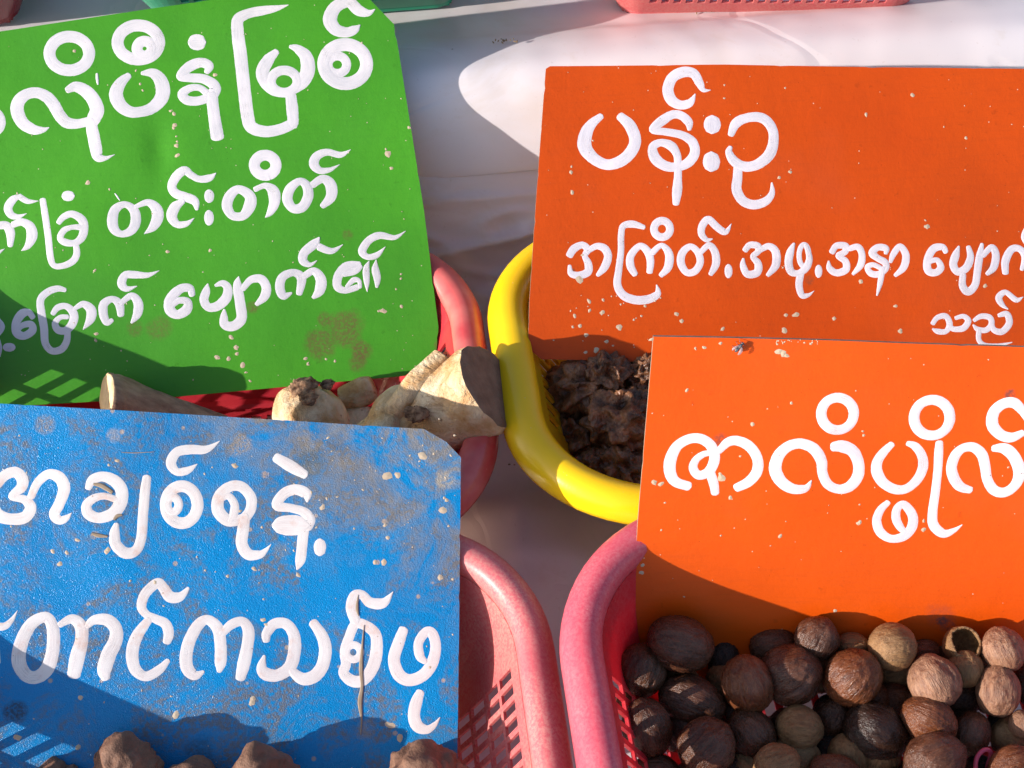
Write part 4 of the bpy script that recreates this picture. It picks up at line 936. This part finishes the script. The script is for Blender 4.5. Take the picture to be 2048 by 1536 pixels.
# pink loop
def tube_curve(name, pts, r, mat, closed=False):
    cu = bpy.data.curves.new(name, 'CURVE'); cu.dimensions = '3D'; cu.bevel_depth = r; cu.bevel_resolution = 4
    sp = cu.splines.new('NURBS'); sp.points.add(len(pts)-1); sp.use_endpoint_u = True; sp.order_u = 4
    for q, p in zip(sp.points, pts): q.co = (*p, 1)
    o = bpy.data.objects.new(name, cu); dg = bpy.context.evaluated_depsgraph_get(); col.objects.link(o)
    dg.update(); me = bpy.data.meshes.new_from_object(o.evaluated_get(bpy.context.evaluated_depsgraph_get()))
    bpy.data.objects.remove(o); return link(name, me, mat)
mk = M('pink_rubber', .45); mk.color((.52, .07, .13))
rb = tube_curve('rubber_loop', [PZ(1955, 1560, .055), PZ(1948, 1530, .062), PZ(1955, 1508, .064), PZ(1972, 1496, .064), PZ(1984, 1504, .062), PZ(1980, 1520, .056), PZ(1972, 1535, .050), PZ(1975, 1560, .045)], .0009, mk.m)
tag(rb, 'thin pink rubber loop sticking up between the nutmegs', 'rubber band')

# ------------------------------------------------------------------ fly on the lower orange board
def fly():
    c = o2.loc(1478, 691); N0 = o2.n
    rot = Matrix((o2.a, o2.b, o2.n)).transposed()
    r_ = empty('fly', o2.o+o2.a*c[0]+o2.b*c[1]+o2.n*(o2.h(*c)+.0001), rot @ Matrix.Rotation(R(-38), 3, 'Z'))
    tag(r_, 'small grey black fly sitting on the top edge of the lower orange board', 'fly')
    md = M('fly_body', .3); md.color(md.mix(md.mr(md.noise(1500, 2), .4, .6), (.02, .02, .025), (.12, .12, .14)))
    mw = M('fly_wing', .25); mw.color((.45, .38, .40)); mw.b.inputs['Alpha'].default_value = .55
    me_ = M('fly_eye', .3); me_.color((.15, .02, .015))
    def ell(name, x, y, z, a, b, c_, mt):
        bm = bmesh.new(); bmesh.ops.create_icosphere(bm, subdivisions=3, radius=1)
        for v in bm.verts: v.co = Vector((v.co.x*a+x, v.co.y*b+y, v.co.z*c_+z))
        me = bpy.data.meshes.new(name); bm.to_mesh(me); bm.free(); return link(name, me, mt, r_)
    ell('thorax', 0, .0004, .0016, .0008, .0011, .0008, md.m); ell('abdomen', 0, -.0014, .0015, .0008, .0013, .0007, md.m)
    ell('head', 0, .0018, .0015, .0007, .0005, .0006, md.m)
    ell('eye', -.0005, .0019, .0016, .0003, .0003, .0004, me_.m); ell('eye', .0005, .0019, .0016, .0003, .0003, .0004, me_.m)
    for s_ in (-1, 1):
        vs = [(s_*.0003, .0006, .0023)]; 
        for i in range(14):
            t = i/13*math.pi; L = .0034; vs.append((s_*(.0004+.0011*math.sin(t)+.0009*(1-math.cos(t))/2), .0006-L*(1-math.cos(t))/2, .0023+.0002*math.sin(t)-.0002*(i/13)))
        w_ = link('wing', mesh('wing', vs, [(0, i, i+1) if s_ < 0 else (0, i+1, i) for i in range(1, 14)]), mw.m, r_); solid(w_, .00003)
        for yy, ex in ((.0012, .0008), (.0004, 0), (-.0004, -.0010)):
            P = [(s_*.0004, yy, .0012), (s_*.0013, yy+ex*.6, .0018), (s_*.0021, yy+ex*1.4, .0001)]
            vs = []; fs = []
            for p in P:
                for k in range(5):
                    an = 2*math.pi*k/5; vs.append((p[0], p[1]+.00009*math.cos(an), p[2]+.00009*math.sin(an)))
            for i in range(2):
                for k in range(5): fs.append((i*5+k, i*5+(k+1) % 5, i*5+5+(k+1) % 5, i*5+5+k))
            link('leg', mesh('leg', vs, fs), md.m, r_)
fly()

sc.cycles.max_bounces = 8
